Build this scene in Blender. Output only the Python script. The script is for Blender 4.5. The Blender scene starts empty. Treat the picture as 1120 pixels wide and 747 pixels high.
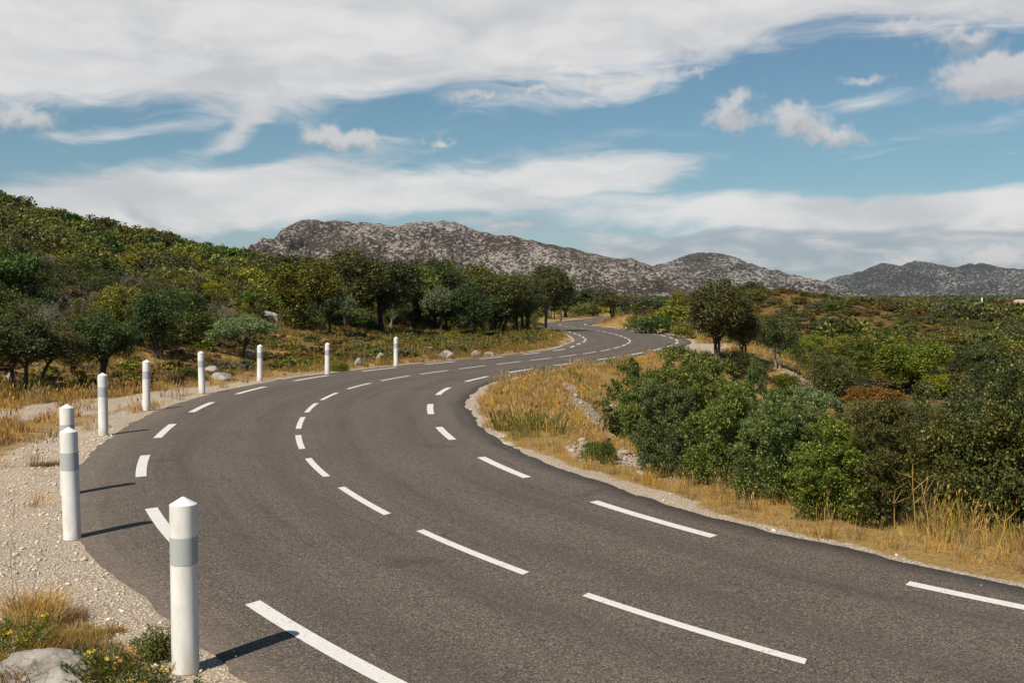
import bpy, math, random
import numpy as np

# ------------------------------------------------------------------ camera, world, sun, exposure
SC = bpy.context.scene
COL = SC.collection
F, CAMH, YH = 1200.0, 2.8, 333.0          # focal length in photo pixels, eye height, horizon row
PITCH = math.atan((373.5 - YH) / F)
cam = bpy.data.objects.new('camera', bpy.data.cameras.new('camera'))
COL.objects.link(cam)
cam.location = (0, 0, CAMH)
cam.rotation_euler = (math.pi / 2 - PITCH, 0, 0)
cam.data.sensor_width = 36.0
cam.data.lens = F / 1120.0 * 36.0
cam.data.clip_start, cam.data.clip_end = 0.1, 20000
SC.camera = cam
SC.view_settings.view_transform = 'Standard'
SC.view_settings.look = 'None'
SC.view_settings.exposure = 0.45
SC.view_settings.gamma = 1.0
SC.view_settings.use_curve_mapping = False
SC.cycles.use_denoising = True
SC.cycles.max_bounces = 6
SC.cycles.transparent_max_bounces = 8

SUN_EL, SUN_AZ = math.radians(50), math.radians(215)   # azimuth clockwise from +Y: behind and left of the camera
SUN_DIR = np.array([math.sin(SUN_AZ) * math.cos(SUN_EL), math.cos(SUN_AZ) * math.cos(SUN_EL), math.sin(SUN_EL)])
sl = bpy.data.lights.new('sun', 'SUN')
sl.energy, sl.angle, sl.color = 5.0, math.radians(0.55), (1.0, 0.91, 0.77)
sun = bpy.data.objects.new('sun', sl)
COL.objects.link(sun)
from mathutils import Vector, Matrix
sun.rotation_euler = Vector(SUN_DIR).to_track_quat('Z', 'Y').to_euler()
sun.location = (-40, -60, 80)

W = bpy.data.worlds.new('World')
SC.world = W
W.use_nodes = True


class G:
    """tiny helper round a node tree"""
    def __init__(s, nt):
        s.nt = nt

    def n(s, typ, ins=None, **kw):
        nd = s.nt.nodes.new(typ)
        for k, v in kw.items():
            setattr(nd, k, v)
        for k, v in (ins or {}).items():
            s.set(nd.inputs[k], v)
        return nd

    def set(s, sock, v):
        if isinstance(v, bpy.types.NodeSocket):
            s.nt.links.new(v, sock)
        else:
            if isinstance(v, (tuple, list)) and sock.type == 'RGBA' and len(v) == 3:
                v = tuple(v) + (1,)
            sock.default_value = v

    def m(s, op, a, b=0.0, c=0.0, clamp=False):
        return s.n('ShaderNodeMath', {0: a, 1: b, 2: c}, operation=op, use_clamp=clamp).outputs[0]

    def mr(s, v, a, b, c=0.0, d=1.0, smooth=True):
        return s.n('ShaderNodeMapRange', {0: v, 1: a, 2: b, 3: c, 4: d},
                   interpolation_type='SMOOTHSTEP' if smooth else 'LINEAR').outputs[0]

    def mix(s, f, a, b, blend='MIX'):
        nd = s.n('ShaderNodeMix', data_type='RGBA', blend_type=blend)
        s.set(nd.inputs[0], f); s.set(nd.inputs[6], a); s.set(nd.inputs[7], b)
        return nd.outputs[2]

    def noise(s, vec, scale, detail=4, rough=0.55, dist=0.0):
        return s.n('ShaderNodeTexNoise', {'Vector': vec, 'Scale': scale, 'Detail': detail, 'Roughness': rough,
                                          'Distortion': dist}).outputs[0]

    def attr(s, name):
        return s.n('ShaderNodeAttribute', attribute_name=name).outputs['Fac']


def px_dir(px, py):
    """photo pixel -> (azimuth, elevation) in the world"""
    a, b = (px - 560) / F, -(py - 373.5) / F
    dy = math.cos(PITCH) + b * math.sin(PITCH)
    dz = b * math.cos(PITCH) - math.sin(PITCH)
    return math.atan2(a, dy), math.atan2(dz, math.hypot(a, dy))


# ---- the sky: Nishita plus cloud layers laid out by compass direction and elevation
SKY_S = 0.06
g = G(W.node_tree)
W.node_tree.nodes.clear()
sky = g.n('ShaderNodeTexSky', sky_type='NISHITA', sun_disc=False)
sky.sun_elevation, sky.sun_rotation = SUN_EL, SUN_AZ
sky.altitude, sky.air_density, sky.dust_density, sky.ozone_density = 200, 1.0, 0.6, 1.2
tc = g.n('ShaderNodeTexCoord').outputs['Generated']
sep = g.n('ShaderNodeSeparateXYZ', {0: tc}).outputs
U = g.m('MULTIPLY', g.m('ARCTAN2', sep[0], sep[1]), 12.0)
V = g.m('MULTIPLY', g.m('ARCSINE', sep[2]), 12.0)
uv = g.n('ShaderNodeCombineXYZ', {0: U, 1: V, 2: 0.0}).outputs[0]
wn = g.n('ShaderNodeTexNoise', {'Vector': g.n('ShaderNodeMapping', {'Vector': uv, 'Scale': (0.55, 1.1, 1)}).outputs[0],
                                'Scale': 1.0, 'Detail': 3.0}).outputs[1]
wv = g.n('ShaderNodeVectorMath', {0: wn, 1: (0.5, 0.5, 0.5)}, operation='SUBTRACT').outputs[0]
wv = g.n('ShaderNodeVectorMath', {0: wv, 1: (1.6, 0.55, 0.0)}, operation='MULTIPLY').outputs[0]
uvw = g.n('ShaderNodeVectorMath', {0: uv, 1: wv}, operation='ADD').outputs[0]


def lobes(spec, vec):
    tot = None
    for px, py, rx, ry, rot, w in spec:
        a, e = px_dir(px, py)
        mp = g.n('ShaderNodeMapping', {'Vector': vec, 'Location': (a * 12, e * 12, 0), 'Rotation': (0, 0, math.radians(rot)),
                                       'Scale': (rx / 100, ry / 100, 1)}, vector_type='TEXTURE').outputs[0]
        ln = g.n('ShaderNodeVectorMath', {0: mp}, operation='LENGTH').outputs['Value']
        v = g.mr(ln, 0.0, 1.0, w, 0.0)
        tot = v if tot is None else g.m('ADD', tot, v)
    return tot


# white cirrus sheets (px, py, rx, ry, tilt, weight)
SHEET = [(-150, 10, 420, 120, 0, 1.2), (160, 20, 420, 112, 3, 1.3), (430, 40, 400, 100, 8, 1.3), (690, 25, 320, 92, 8, 1.1),
         (1000, -20, 420, 70, 0, 0.9), (1150, 0, 260, 55, 0, .5), (60, -100, 1500, 130, 0, 1.0), (900, -130, 1000, 120, 0, .8),
         (250, 150, 80, 26, 38, .8), (640, 105, 230, 22, 8, .42), (690, 150, 330, 24, 6, .34), (190, 135, 200, 22, 14, .36), (1000, 110, 200, 20, -4, .30), (-60, 250, 330, 55, 8, 1.0), (170, 228, 300, 52, 6, 1.1),
         (480, 212, 330, 48, 5, 1.15), (660, 186, 180, 30, 6, .7), (860, 238, 430, 42, -2, 1.15), (1120, 232, 260, 36, 0, .9),
         (1060, 145, 190, 22, 5, .55), (330, 182, 250, 26, 14, .6), (130, 150, 190, 18, 8, .25), (930, 105, 60, 16, 10, .35)]
sheet = lobes(SHEET, uvw)
n1 = g.noise(g.n('ShaderNodeMapping', {'Vector': uvw, 'Scale': (0.45, 1.5, 1), 'Rotation': (0, 0, 0.12)}).outputs[0], 1.3, 9, 0.62, 0.5)
n2 = g.noise(g.n('ShaderNodeMapping', {'Vector': uvw, 'Scale': (0.6, 3.2, 1), 'Rotation': (0, 0, 0.10)}).outputs[0], 1.6, 8, 0.6, 1.0)
sheet_d = g.m('ADD', sheet, g.m('MULTIPLY', g.m('SUBTRACT', n1, 0.5), 1.25))
sheet_d = g.m('ADD', sheet_d, g.m('MULTIPLY', g.m('SUBTRACT', n2, 0.5), 0.9))
cov1 = g.m('MULTIPLY', g.mr(sheet_d, 0.16, 0.92), g.mr(sheet, 0.02, 0.2))
# grey cloud bank low over the mountains
BANK = [(820, 278, 330, 42, 0, 1.2), (1060, 275, 330, 46, 0, 1.2), (560, 250, 140, 22, 0, .7), (1300, 285, 250, 60, 0, 1.0), (700, 300, 300, 40, 0, .8),
        (-20, 215, 200, 22, -22, .35), (150, 240, 70, 22, -20, .6)]
bank = lobes(BANK, uvw)
n3 = g.noise(g.n('ShaderNodeMapping', {'Vector': uv, 'Scale': (0.7, 2.2, 1)}).outputs[0], 2.0, 8, 0.58, 0.3)
cov2 = g.mr(g.m('ADD', bank, g.m('MULTIPLY', g.m('SUBTRACT', n3, 0.5), 1.7)), 0.25, 0.8)
# small cumulus puffs
PUFF = [(352, 150, 46, 20, -5, 1.0), (395, 155, 46, 17, 0, 1.0), (480, 158, 22, 15, 10, .95), (20, 128, 62, 20, -5, .95), (800, 112, 50, 20, 28, .9),
        (805, 132, 32, 20, 0, .9), (868, 130, 55, 26, -5, 1.05), (912, 150, 50, 20, -8, .95), (1052, 42, 60, 20, 0, .85), (1075, 84, 72, 36, 5, 1.15),
        (1120, 88, 60, 34, 0, 1.0), (990, 30, 40, 18, 0, .7), (1090, 284, 62, 20, 0, 1.1), (700, 88, 34, 14, 10, .8), (655, 92, 30, 12, 5, .8),
        (585, 101, 26, 10, 0, .8), (520, 105, 50, 12, 5, .7), (760, 78, 40, 12, 10, .7), (945, 87, 34, 10, 0, .7), (985, 285, 50, 14, 0, .7), (640, 108, 20, 8, 0, .7)]
n4 = g.n('ShaderNodeTexNoise', {'Vector': uv, 'Scale': 4.5, 'Detail': 6.0, 'Roughness': 0.6}).outputs[1]
n4v = g.n('ShaderNodeVectorMath', {0: g.n('ShaderNodeVectorMath', {0: n4, 1: (0.5, 0.5, 0.5)}, operation='SUBTRACT').outputs[0],
                                   1: (0.55, 0.35, 0)}, operation='MULTIPLY').outputs[0]
uvp = g.n('ShaderNodeVectorMath', {0: uv, 1: n4v}, operation='ADD').outputs[0]
puff = lobes(PUFF, uvp)
n5 = g.noise(uv, 7.0, 7, 0.6)
puff_d = g.m('ADD', puff, g.m('MULTIPLY', g.m('SUBTRACT', n5, 0.5), 0.9))
cov3 = g.mr(puff_d, 0.05, 0.95)
# colours (radiance): divided by the background strength
K = 1.0 / SKY_S / 1.366        # cloud radiances below are as they look after the exposure
tint = g.mix(1.0, sky.outputs[0], g.mix(g.mr(sep[2], 0.0, 0.14), (0.78, 0.86, 1.02), (0.72, 0.93, 0.945)), 'MULTIPLY')
clear = tint
n6 = g.noise(g.n('ShaderNodeMapping', {'Vector': uvw, 'Scale': (0.5, 1.4, 1)}).outputs[0], 1.1, 6, 0.55)
c1 = g.mix(g.mr(n6, 0.35, 0.68), (0.80 * K, 0.785 * K, 0.775 * K), (0.57 * K, 0.58 * K, 0.60 * K))
c2 = g.mix(g.mr(n3, 0.4, 0.72), (0.36 * K, 0.42 * K, 0.47 * K), (0.60 * K, 0.62 * K, 0.63 * K))
up = g.n('ShaderNodeVectorMath', {0: uvp, 1: (-0.05, 0.09, 0)}, operation='ADD').outputs[0]
lit = g.m('SUBTRACT', puff, lobes(PUFF, up))
c3 = g.mix(g.mr(g.m('ADD', lit, g.m('MULTIPLY', g.m('SUBTRACT', n5, .5), .5)), -0.4, 0.6), (0.52 * K, 0.50 * K, 0.505 * K), (0.68 * K, 0.665 * K, 0.655 * K))
colr = g.mix(g.m('MULTIPLY', cov1, 0.93), clear, c1)
colr = g.mix(g.m('MULTIPLY', cov2, 0.9), colr, c2)
colr = g.mix(g.m('MULTIPLY', cov3, 0.8), colr, c3)
bg = g.n('ShaderNodeBackground', {'Color': colr, 'Strength': SKY_S})
wo = g.n('ShaderNodeOutputWorld')
W.node_tree.links.new(bg.outputs[0], wo.inputs[0])

# ------------------------------------------------------------------ numeric helpers
RNG = np.random.default_rng(11)


def smooth(x, a, b):
    t = np.clip((np.asarray(x, float) - a) / (b - a), 0, 1)
    return t * t * (3 - 2 * t)


def _hash(ix, iy, seed):
    h = (ix.astype(np.int64) * 374761393 + iy.astype(np.int64) * 668265263 + seed * 1442695041) & 0xFFFFFFFF
    h = ((h ^ (h >> 13)) * 1274126177) & 0xFFFFFFFF
    return ((h ^ (h >> 16)) & 0xFFFF) / 65535.0


def vnoise(x, y, seed=0):
    x = np.asarray(x, float); y = np.asarray(y, float)
    ix, iy = np.floor(x), np.floor(y)
    fx, fy = x - ix, y - iy
    fx = fx * fx * (3 - 2 * fx); fy = fy * fy * (3 - 2 * fy)
    a, b = _hash(ix, iy, seed), _hash(ix + 1, iy, seed)
    c, d = _hash(ix, iy + 1, seed), _hash(ix + 1, iy + 1, seed)
    return (a + (b - a) * fx) * (1 - fy) + (c + (d - c) * fx) * fy


def fbm(x, y, seed=0, o=4, r=0.5):
    t, amp, tot = 0.0, 1.0, 0.0
    for k in range(o):
        t = t + amp * (vnoise(x * 2 ** k, y * 2 ** k, seed + k * 17) - 0.5)
        tot += amp
        amp *= r
    return t / tot * 2


# ---- road centre line
CP = [(26, -11), (17.5, -5.2), (11.5, -.4), (7.9, 2.9), (4.9, 5.85), (2.29, 8.51), (.55, 10.75), (-1.1, 13.5), (-2.55, 16.7), (-3.7, 20.1),
      (-4.6, 24), (-5.2, 28), (-5.5, 32), (-5.35, 36.5), (-4.55, 41.2), (-3.2, 45.3), (-1.5, 49.5), (.4, 53.7), (2.35, 58), (4.2, 62.6), (5.8, 67.4),
      (7.1, 72.4), (8.3, 78.6), (9.15, 85), (9.5, 91.5), (9.65, 98), (9.6, 106), (9.2, 115), (8.5, 124), (7.4, 134), (6.55, 144), (6.5, 152), (7.6, 161),
      (10, 172), (14, 190), (18.5, 215), (24, 245), (32, 290), (42, 350)]


def catmull(P, n=40):
    P = np.array(P, float)
    out = []
    Q = np.vstack([2 * P[0] - P[1], P, 2 * P[-1] - P[-2]])
    for i in range(len(P) - 1):
        p0, p1, p2, p3 = Q[i:i + 4]
        t = np.linspace(0, 1, n, endpoint=False)[:, None]
        out.append(.5 * ((2 * p1) + (-p0 + p2) * t + (2 * p0 - 5 * p1 + 4 * p2 - p3) * t * t + (-p0 + 3 * p1 - 3 * p2 + p3) * t ** 3))
    return np.vstack(out + [P[-1:]])


_o = catmull(CP)
_s = np.r_[0, np.cumsum(np.hypot(*np.diff(_o, axis=0).T))]
RS = np.arange(0, _s[-1], .5)
RX, RY = np.interp(RS, _s, _o[:, 0]), np.interp(RS, _s, _o[:, 1])
for _k in range(6):
    RX[1:-1] = (RX[:-2] + 2 * RX[1:-1] + RX[2:]) / 4
    RY[1:-1] = (RY[:-2] + 2 * RY[1:-1] + RY[2:]) / 4
TX, TY = np.gradient(RX, RS), np.gradient(RY, RS)
_l = np.hypot(TX, TY); TX /= _l; TY /= _l


def road_pt(s, off):
    """point at distance s along the road and off metres to the right of its centre"""
    x, y = np.interp(s, RS, RX), np.interp(s, RS, RY)
    tx, ty = np.interp(s, RS, TX), np.interp(s, RS, TY)
    l = np.hypot(tx, ty)
    return x + off * ty / l, y - off * tx / l


def near(x, y):
    """(s, off) of the nearest point of the road"""
    x = np.atleast_1d(np.asarray(x, float)); y = np.atleast_1d(np.asarray(y, float))
    shp = x.shape
    x = x.ravel(); y = y.ravel()
    s = np.zeros_like(x)
    off = np.where(x > np.interp(y, [-30, 0, 30, 350, 3000], [26, 9, -5.5, 42, 420]), 1e3, -1e3).astype(float)
    idx = np.nonzero((x > -75) & (x < 110) & (y > -40) & (y < 380))[0]
    cx, cy = RX[::2], RY[::2]
    for k in range(0, len(idx), 4000):
        q = idx[k:k + 4000]
        d2 = (x[q, None] - cx) ** 2 + (y[q, None] - cy) ** 2
        i = np.argmin(d2, 1) * 2
        dx, dy = x[q] - RX[i], y[q] - RY[i]
        s[q] = RS[i] + dx * TX[i] + dy * TY[i]
        o = dx * TY[i] - dy * TX[i]
        dist = np.hypot(dx, dy)
        off[q] = np.where(np.abs(o) < dist * .7, np.sign(o + 1e-9) * dist, o)
    return s.reshape(shp), off.reshape(shp)


EDGE_R = lambda s: np.interp(s, [30, 45, 58, 66, 75, 90, 99, 107, 120, 140, 170], [2.83, 3.0, 3.2, 3.1, 2.85, 2.8, 3.0, 3.5, 3.9, 4.0, 3.5])
EDGE_L = lambda s: -np.interp(s, [30, 44, 55, 66, 80, 94, 102, 130, 170], [2.73, 2.95, 3.1, 3.15, 2.9, 2.75, 3.35, 3.6, 3.3])
ASPH_R = lambda s: EDGE_R(s) + np.interp(s, [30, 45, 60, 90, 110], [.85, .95, 1.0, .8, 1.0])
ASPH_L = lambda s: EDGE_L(s) - np.interp(s, [28, 34, 40, 50, 60, 90], [.75, .8, 1.05, 1.0, .9, .8])

# ---- terrain height
TRACK = catmull([(-4.5, 47.5), (-7.6, 41.5), (-9.9, 36), (-11.2, 31.5), (-13.0, 26.5), (-15.8, 20.5), (-20, 12), (-26, 0)], 12)


def track_dist(x, y):
    x = np.asarray(x, float); y = np.asarray(y, float)
    d = np.full(x.shape, 1e3)
    m = (x > -35) & (x < 5) & (y > -10) & (y < 60)
    if m.any():
        d[m] = np.sqrt(((x[m][:, None] - TRACK[:, 0]) ** 2 + (y[m][:, None] - TRACK[:, 1]) ** 2).min(1))
    return d


def layby(s, off):
    return smooth(s, 86, 91) * (1 - smooth(s, 103, 108)) * (1 - smooth(off, 6.2, 8.2)) * (off > 3)


def hz(x, y, so=None):
    x = np.atleast_1d(np.asarray(x, float)); y = np.atleast_1d(np.asarray(y, float))
    s, off = so if so is not None else near(x, y)
    d, a = np.hypot(x, y), np.arctan2(x, y)
    Hc = np.interp(a, [-.5, -.24, -.17, 0], [.85, .85, .9, 1]) * np.interp(a, [-3.14, -1.6, -.8, -.46, -.437, -.366, -.29, -.237, -.19, -.13, -.05, .03, .1, 3.14],
                   [3, 10, 20, 17.3, 16.6, 14.0, 11.6, 10.2, 7.6, 5.0, 2.3, 0.5, 0, 0])
    d0 = np.interp(a, [-1, -.437, -.29, -.19, -.05, .03], [30, 37, 44, 60, 95, 130])
    dc = np.interp(a, [-1, -.437, -.29, -.19, .03], [140, 150, 172, 190, 230])
    t = np.clip((d - d0) / (dc - d0), 0, 4)
    rise = np.where(t < 1, np.clip(t, 0, 1) ** 1.15, 1 - .55 * smooth(t, 1, 3))
    hill = Hc * rise
    hill = hill + np.where(off < 0, .9 * smooth(-off, 8, 30) * (d < 400), 0) * (a < .05)
    und = fbm(x / 9, y / 9, 3, 4) * .5 + fbm(x / 2.2, y / 2.2, 9, 3) * .12
    bumps = fbm(x / 28, y / 28, 31, 3) * 1.3 * smooth(d, 60, 160)
    far = np.interp(d, [0, 300, 1100, 1500, 2600], [0, 0, 7.0, 6.0, -8])
    w_far = np.where(off > 0, 1.0, smooth(a, -.12, .12))
    b0 = 5.0 + 3.2 * layby(s, np.minimum(off, 6))
    bank = -2.3 * smooth(off, b0, b0 + 6.2) * np.interp(d, [0, 110, 200, 400], [1, 1, .5, .2])
    mound = 5.6 * np.exp(-((x - 30) / 17) ** 2 - ((y - 140) / 30) ** 2) + 2.2 * np.exp(-((x - 52) / 22) ** 2 - ((y - 150) / 40) ** 2)
    left = (hill + und + bumps * .8) * smooth(-off, 4.6, 14)
    right = (bank + mound + und * 1.1 + bumps * .7) * smooth(off, 4.5, 9)
    z = np.where(off < 0, left, right) + far * w_far * smooth(np.abs(off), 6, 40)
    z = z + fbm(x / .7, y / .7, 5, 3) * .045 * smooth(np.abs(off), 3.9, 5.5)
    z = z + 1.15 * np.exp(-(x ** 2 + (y + .6) ** 2) / (2 * 2.3 ** 2))
    edge = np.where(off < 0, -ASPH_L(s), ASPH_R(s))
    z = z - 0.03 - .14 * (1 - smooth(np.abs(off), edge - .75, edge - .05)) * (np.abs(off) < 50) - .1 * (1 - smooth(np.abs(off), 3, 6)) * (d > 110)
    return z


def ray(px, py):
    """where the line of sight through a photo pixel meets the ground"""
    a, e = px_dir(px, py)
    r = np.concatenate([np.arange(4, 120, .1), np.arange(120, 900, .5)])
    x, y = r * math.sin(a), r * math.cos(a)
    z = CAMH + r * math.tan(e)
    below = np.nonzero(z <= hz(x, y))[0]
    k = below[0] if len(below) else len(r) - 1
    return float(x[k]), float(y[k]), float(hz(x[k], y[k])[0])


# ------------------------------------------------------------------ mesh helpers
def mk(name, V, Fc, mat=None, parent=None, smoothed=False, attrs=None, mat_idx=None, link=True):
    V = np.asarray(V, np.float32)
    me = bpy.data.meshes.new(name)
    Fs = Fc if isinstance(Fc, list) else [Fc]
    Fs = [np.asarray(f, np.int32) for f in Fs if len(f)]
    loops = np.concatenate([f.ravel() for f in Fs])
    tot = np.concatenate([np.full(len(f), f.shape[1], np.int32) for f in Fs])
    me.vertices.add(len(V)); me.loops.add(len(loops)); me.polygons.add(len(tot))
    me.vertices.foreach_set('co', V.ravel())
    me.loops.foreach_set('vertex_index', loops)
    me.polygons.foreach_set('loop_start', np.r_[0, np.cumsum(tot)[:-1]].astype(np.int32))
    if smoothed:
        me.polygons.foreach_set('use_smooth', np.ones(len(tot), bool))
    for k, v in (attrs or {}).items():
        me.attributes.new(k, 'FLOAT', 'POINT').data.foreach_set('value', np.asarray(v, np.float32))
    me.update(calc_edges=True)
    me.validate()
    for m in (mat if isinstance(mat, (list, tuple)) else [mat] if mat else []):
        me.materials.append(m)
    if mat_idx is not None:
        me.polygons.foreach_set('material_index', np.asarray(mat_idx, np.int32))
    o = bpy.data.objects.new(name, me)
    if link:
        COL.objects.link(o)
    if parent:
        o.parent = parent
    return o


class MB:
    """collects vertices and faces into one mesh"""
    def __init__(s):
        s.V, s.Q, s.T, s.n = [], [], [], 0

    def add(s, V, Q=None, T=None):
        V = np.asarray(V, float)
        if Q is not None and len(Q): s.Q.append(np.asarray(Q) + s.n)
        if T is not None and len(T): s.T.append(np.asarray(T) + s.n)
        s.V.append(V); s.n += len(V)

    def arrays(s):
        F_ = []
        if s.Q: F_.append(np.vstack(s.Q))
        if s.T: F_.append(np.vstack(s.T))
        return np.vstack(s.V), F_


def tag(o, label=None, cat=None, group=None, kind=None):
    if label: o['label'] = label
    if cat: o['category'] = cat
    if group: o['group'] = group
    if kind: o['kind'] = kind
    return o


def empty(name, loc, rz=0.0, scale=(1, 1, 1)):
    o = bpy.data.objects.new(name, None)
    COL.objects.link(o)
    o.location = loc
    o.rotation_euler = (0, 0, rz)
    o.scale = scale
    o.empty_display_size = .2
    return o


def lathe(profile, n=40):
    """profile of (radius, z) from bottom to top"""
    a = np.linspace(0, 2 * math.pi, n, endpoint=False)
    V = np.concatenate([np.stack([r * np.cos(a), r * np.sin(a), np.full(n, z)], 1) for r, z in profile])
    Q = []
    for k in range(len(profile) - 1):
        i = np.arange(n); j = (i + 1) % n
        Q.append(np.stack([k * n + i, k * n + j, (k + 1) * n + j, (k + 1) * n + i], 1))
    return V, np.vstack(Q)


def tube(P, R, n=6):
    P = np.asarray(P, float); R = np.asarray(R, float)
    T = np.gradient(P, axis=0)
    T /= np.linalg.norm(T, axis=1)[:, None] + 1e-9
    ref = np.array([0.31, 0.95, 0.02])
    A = np.cross(T, ref); A /= np.linalg.norm(A, axis=1)[:, None] + 1e-9
    B = np.cross(T, A)
    a = np.linspace(0, 2 * math.pi, n, endpoint=False)
    V = (P[:, None] + R[:, None, None] * (np.cos(a)[None, :, None] * A[:, None] + np.sin(a)[None, :, None] * B[:, None])).reshape(-1, 3)
    i = np.arange(n); j = (i + 1) % n
    Q = np.vstack([np.stack([k * n + i, k * n + j, (k + 1) * n + j, (k + 1) * n + i], 1) for k in range(len(P) - 1)])
    return V, Q


def unit(v):
    return v / (np.linalg.norm(v, axis=-1, keepdims=True) + 1e-9)


def leaf_quads(C, Nrm, size, aspect, rng, axis=None):
    """one diamond-shaped leaf at every centre C, facing Nrm; axis = direction of the long side"""
    n = len(C)
    r = rng.normal(size=(n, 3)) if axis is None else axis
    u = unit(np.cross(Nrm, np.cross(r, Nrm)))
    v = np.cross(Nrm, u)
    L = size * rng.uniform(.65, 1.3, n)[:, None]
    fold = Nrm * L * rng.uniform(-.12, .12, n)[:, None]
    V = np.stack([C - u * L * .5, C + v * L * .5 / aspect + fold, C + u * L * .5, C - v * L * .5 / aspect + fold], 1).reshape(-1, 3)
    return V, np.arange(4 * n).reshape(n, 4)


# ------------------------------------------------------------------ materials
def new_mat(name):
    m = bpy.data.materials.new(name)
    m.use_nodes = True
    m.node_tree.nodes.clear()
    return m, G(m.node_tree)


def finish(m, g_, shader, disp=None):
    out = g_.n('ShaderNodeOutputMaterial')
    m.node_tree.links.new(shader, out.inputs[0])
    return m


def principled(g_, col, rough=.7, spec=.3, bump=None, bstr=.3, bdist=.01, **kw):
    p = g_.n('ShaderNodeBsdfPrincipled', {'Base Color': col, 'Roughness': rough, 'Specular IOR Level': spec})
    for k, v in kw.items():
        g_.set(p.inputs[k], v)
    if bump is not None:
        b = g_.n('ShaderNodeBump', {'Height': bump, 'Strength': bstr, 'Distance': bdist})
        g_.nt.links.new(b.outputs[0], p.inputs['Normal'])
    return p.outputs[0]


def pos(g_):
    return g_.n('ShaderNodeNewGeometry').outputs['Position']


def leaf_mat(name, c1, c2, c3=None, f3=.12, rough=.55, trans=.25, hv=.03, vv=.45):
    m, q = new_mat(name)
    rnd = q.n('ShaderNodeNewGeometry').outputs['Random Per Island']
    orn = q.n('ShaderNodeObjectInfo').outputs['Random']
    col = q.mix(q.mr(rnd, 0, 1, smooth=False), c1, c2)
    if c3:
        r2 = q.m('FRACT', q.m('MULTIPLY', rnd, 37.7))
        col = q.mix(q.m('LESS_THAN', r2, f3), col, c3)
    r3 = q.m('FRACT', q.m('MULTIPLY', orn, 13.3))
    hsv = q.n('ShaderNodeHueSaturation', {'Hue': q.mr(orn, 0, 1, .5 - hv, .5 + hv, False), 'Saturation': q.mr(r3, 0, 1, .8, 1.12, False),
                                          'Value': q.mr(r3, 0, 1, 1 - vv * .6, 1 + vv, False), 'Color': col}).outputs[0]
    p = principled(q, hsv, rough, .25)
    t = q.n('ShaderNodeBsdfTranslucent', {'Color': hsv}).outputs[0]
    mx = q.n('ShaderNodeMixShader', {0: trans, 1: p, 2: t}).outputs[0]
    return finish(m, q, mx)


M = {}
M['oak'] = leaf_mat('oak_leaves', (0.021, 0.029, 0.005), (0.078, 0.093, 0.015), (0.182, 0.174, 0.040), .14)
M['olive'] = leaf_mat('olive_leaves', (0.041, 0.048, 0.007), (0.134, 0.142, 0.023), (0.216, 0.203, 0.047), .14)
M['yellowgreen'] = leaf_mat('yellow_green_leaves', (0.064, 0.074, 0.008), (0.172, 0.178, 0.022), (0.230, 0.216, 0.045), .14)
M['bright'] = leaf_mat('bright_leaves', (0.022, 0.045, 0.006), (0.067, 0.111, 0.015), (0.126, 0.173, 0.033), .12)
M['juniper'] = leaf_mat('juniper_leaves', (0.018, 0.035, 0.008), (0.115, 0.151, 0.029), (0.237, 0.263, 0.064), .2, hv=.015, vv=.25)
M['pine'] = leaf_mat('pine_needles', (0.041, 0.076, 0.024), (0.167, 0.224, 0.072), (0.287, 0.330, 0.121), .2, hv=.015)
M['rust'] = leaf_mat('rust_leaves', (.075, .042, .010), (.20, .12, .028), (.13, .11, .025), .3)
M['grey'] = leaf_mat('grey_green_leaves', (.06, .065, .04), (.13, .135, .085), (.16, .15, .10), .12, hv=.015)
M['dry'] = leaf_mat('dry_grass_blades', (.30, .175, .045), (.50, .32, .10), (.19, .115, .03), .2, rough=.6, trans=.3, hv=.012, vv=.3)
M['drybrown'] = leaf_mat('brown_grass_blades', (.15, .08, .02), (.30, .175, .05), (.09, .08, .02), .25, rough=.6, trans=.3, hv=.015, vv=.3)
M['greengrass'] = leaf_mat('green_grass_blades', (.08, .08, .010), (.20, .175, .025), (.32, .225, .06), .25, rough=.6, trans=.3, hv=.02, vv=.3)
M['spurge'] = leaf_mat('spurge_leaves', (.035, .055, .008), (.16, .17, .025), (.22, .2, .03), .15, trans=.3, vv=.2)
M['flower'] = leaf_mat('yellow_flower', (.45, .26, .015), (.6, .4, .04), None, trans=.3, vv=.15)


def bark(name, c1, c2):
    m, q = new_mat(name)
    P = q.n('ShaderNodeTexCoord').outputs['Object']
    n = q.noise(q.n('ShaderNodeMapping', {'Vector': P, 'Scale': (1, 1, .3)}).outputs[0], 14, 6, .65)
    return finish(m, q, principled(q, q.mix(q.mr(n, .3, .7), c1, c2), .9, .1, n, .6, .02))


M['bark'] = bark('oak_bark', (.022, .018, .014), (.085, .07, .055))
M['palebark'] = bark('pale_bark', (.13, .11, .09), (.32, .28, .24))
M['twig'] = bark('dead_twigs', (.11, .085, .07), (.24, .2, .17))

# asphalt
m, q = new_mat('asphalt')
P = pos(q)
off_ = q.attr('off')
fine = q.n('ShaderNodeTexVoronoi', {'Vector': P, 'Scale': 75.0, 'Randomness': 1.0})
chip = q.n('ShaderNodeSeparateColor', {0: fine.outputs['Color']}).outputs[0]
big = q.noise(P, .35, 5, .6)
med = q.noise(P, 5.0, 6, .7)
base = q.mix(q.mr(big, .3, .7), (0.063, 0.050, 0.040), (0.082, 0.065, 0.053))
base = q.mix(q.mr(med, .35, .7), base, q.mix(.5, base, (0.112, 0.089, 0.071)))
base = q.mix(q.mr(chip, .70, 1.0), base, (0.198, 0.157, 0.127))
base = q.mix(q.mr(chip, .34, 0.0), base, (0.021, 0.016, 0.013))
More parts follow.
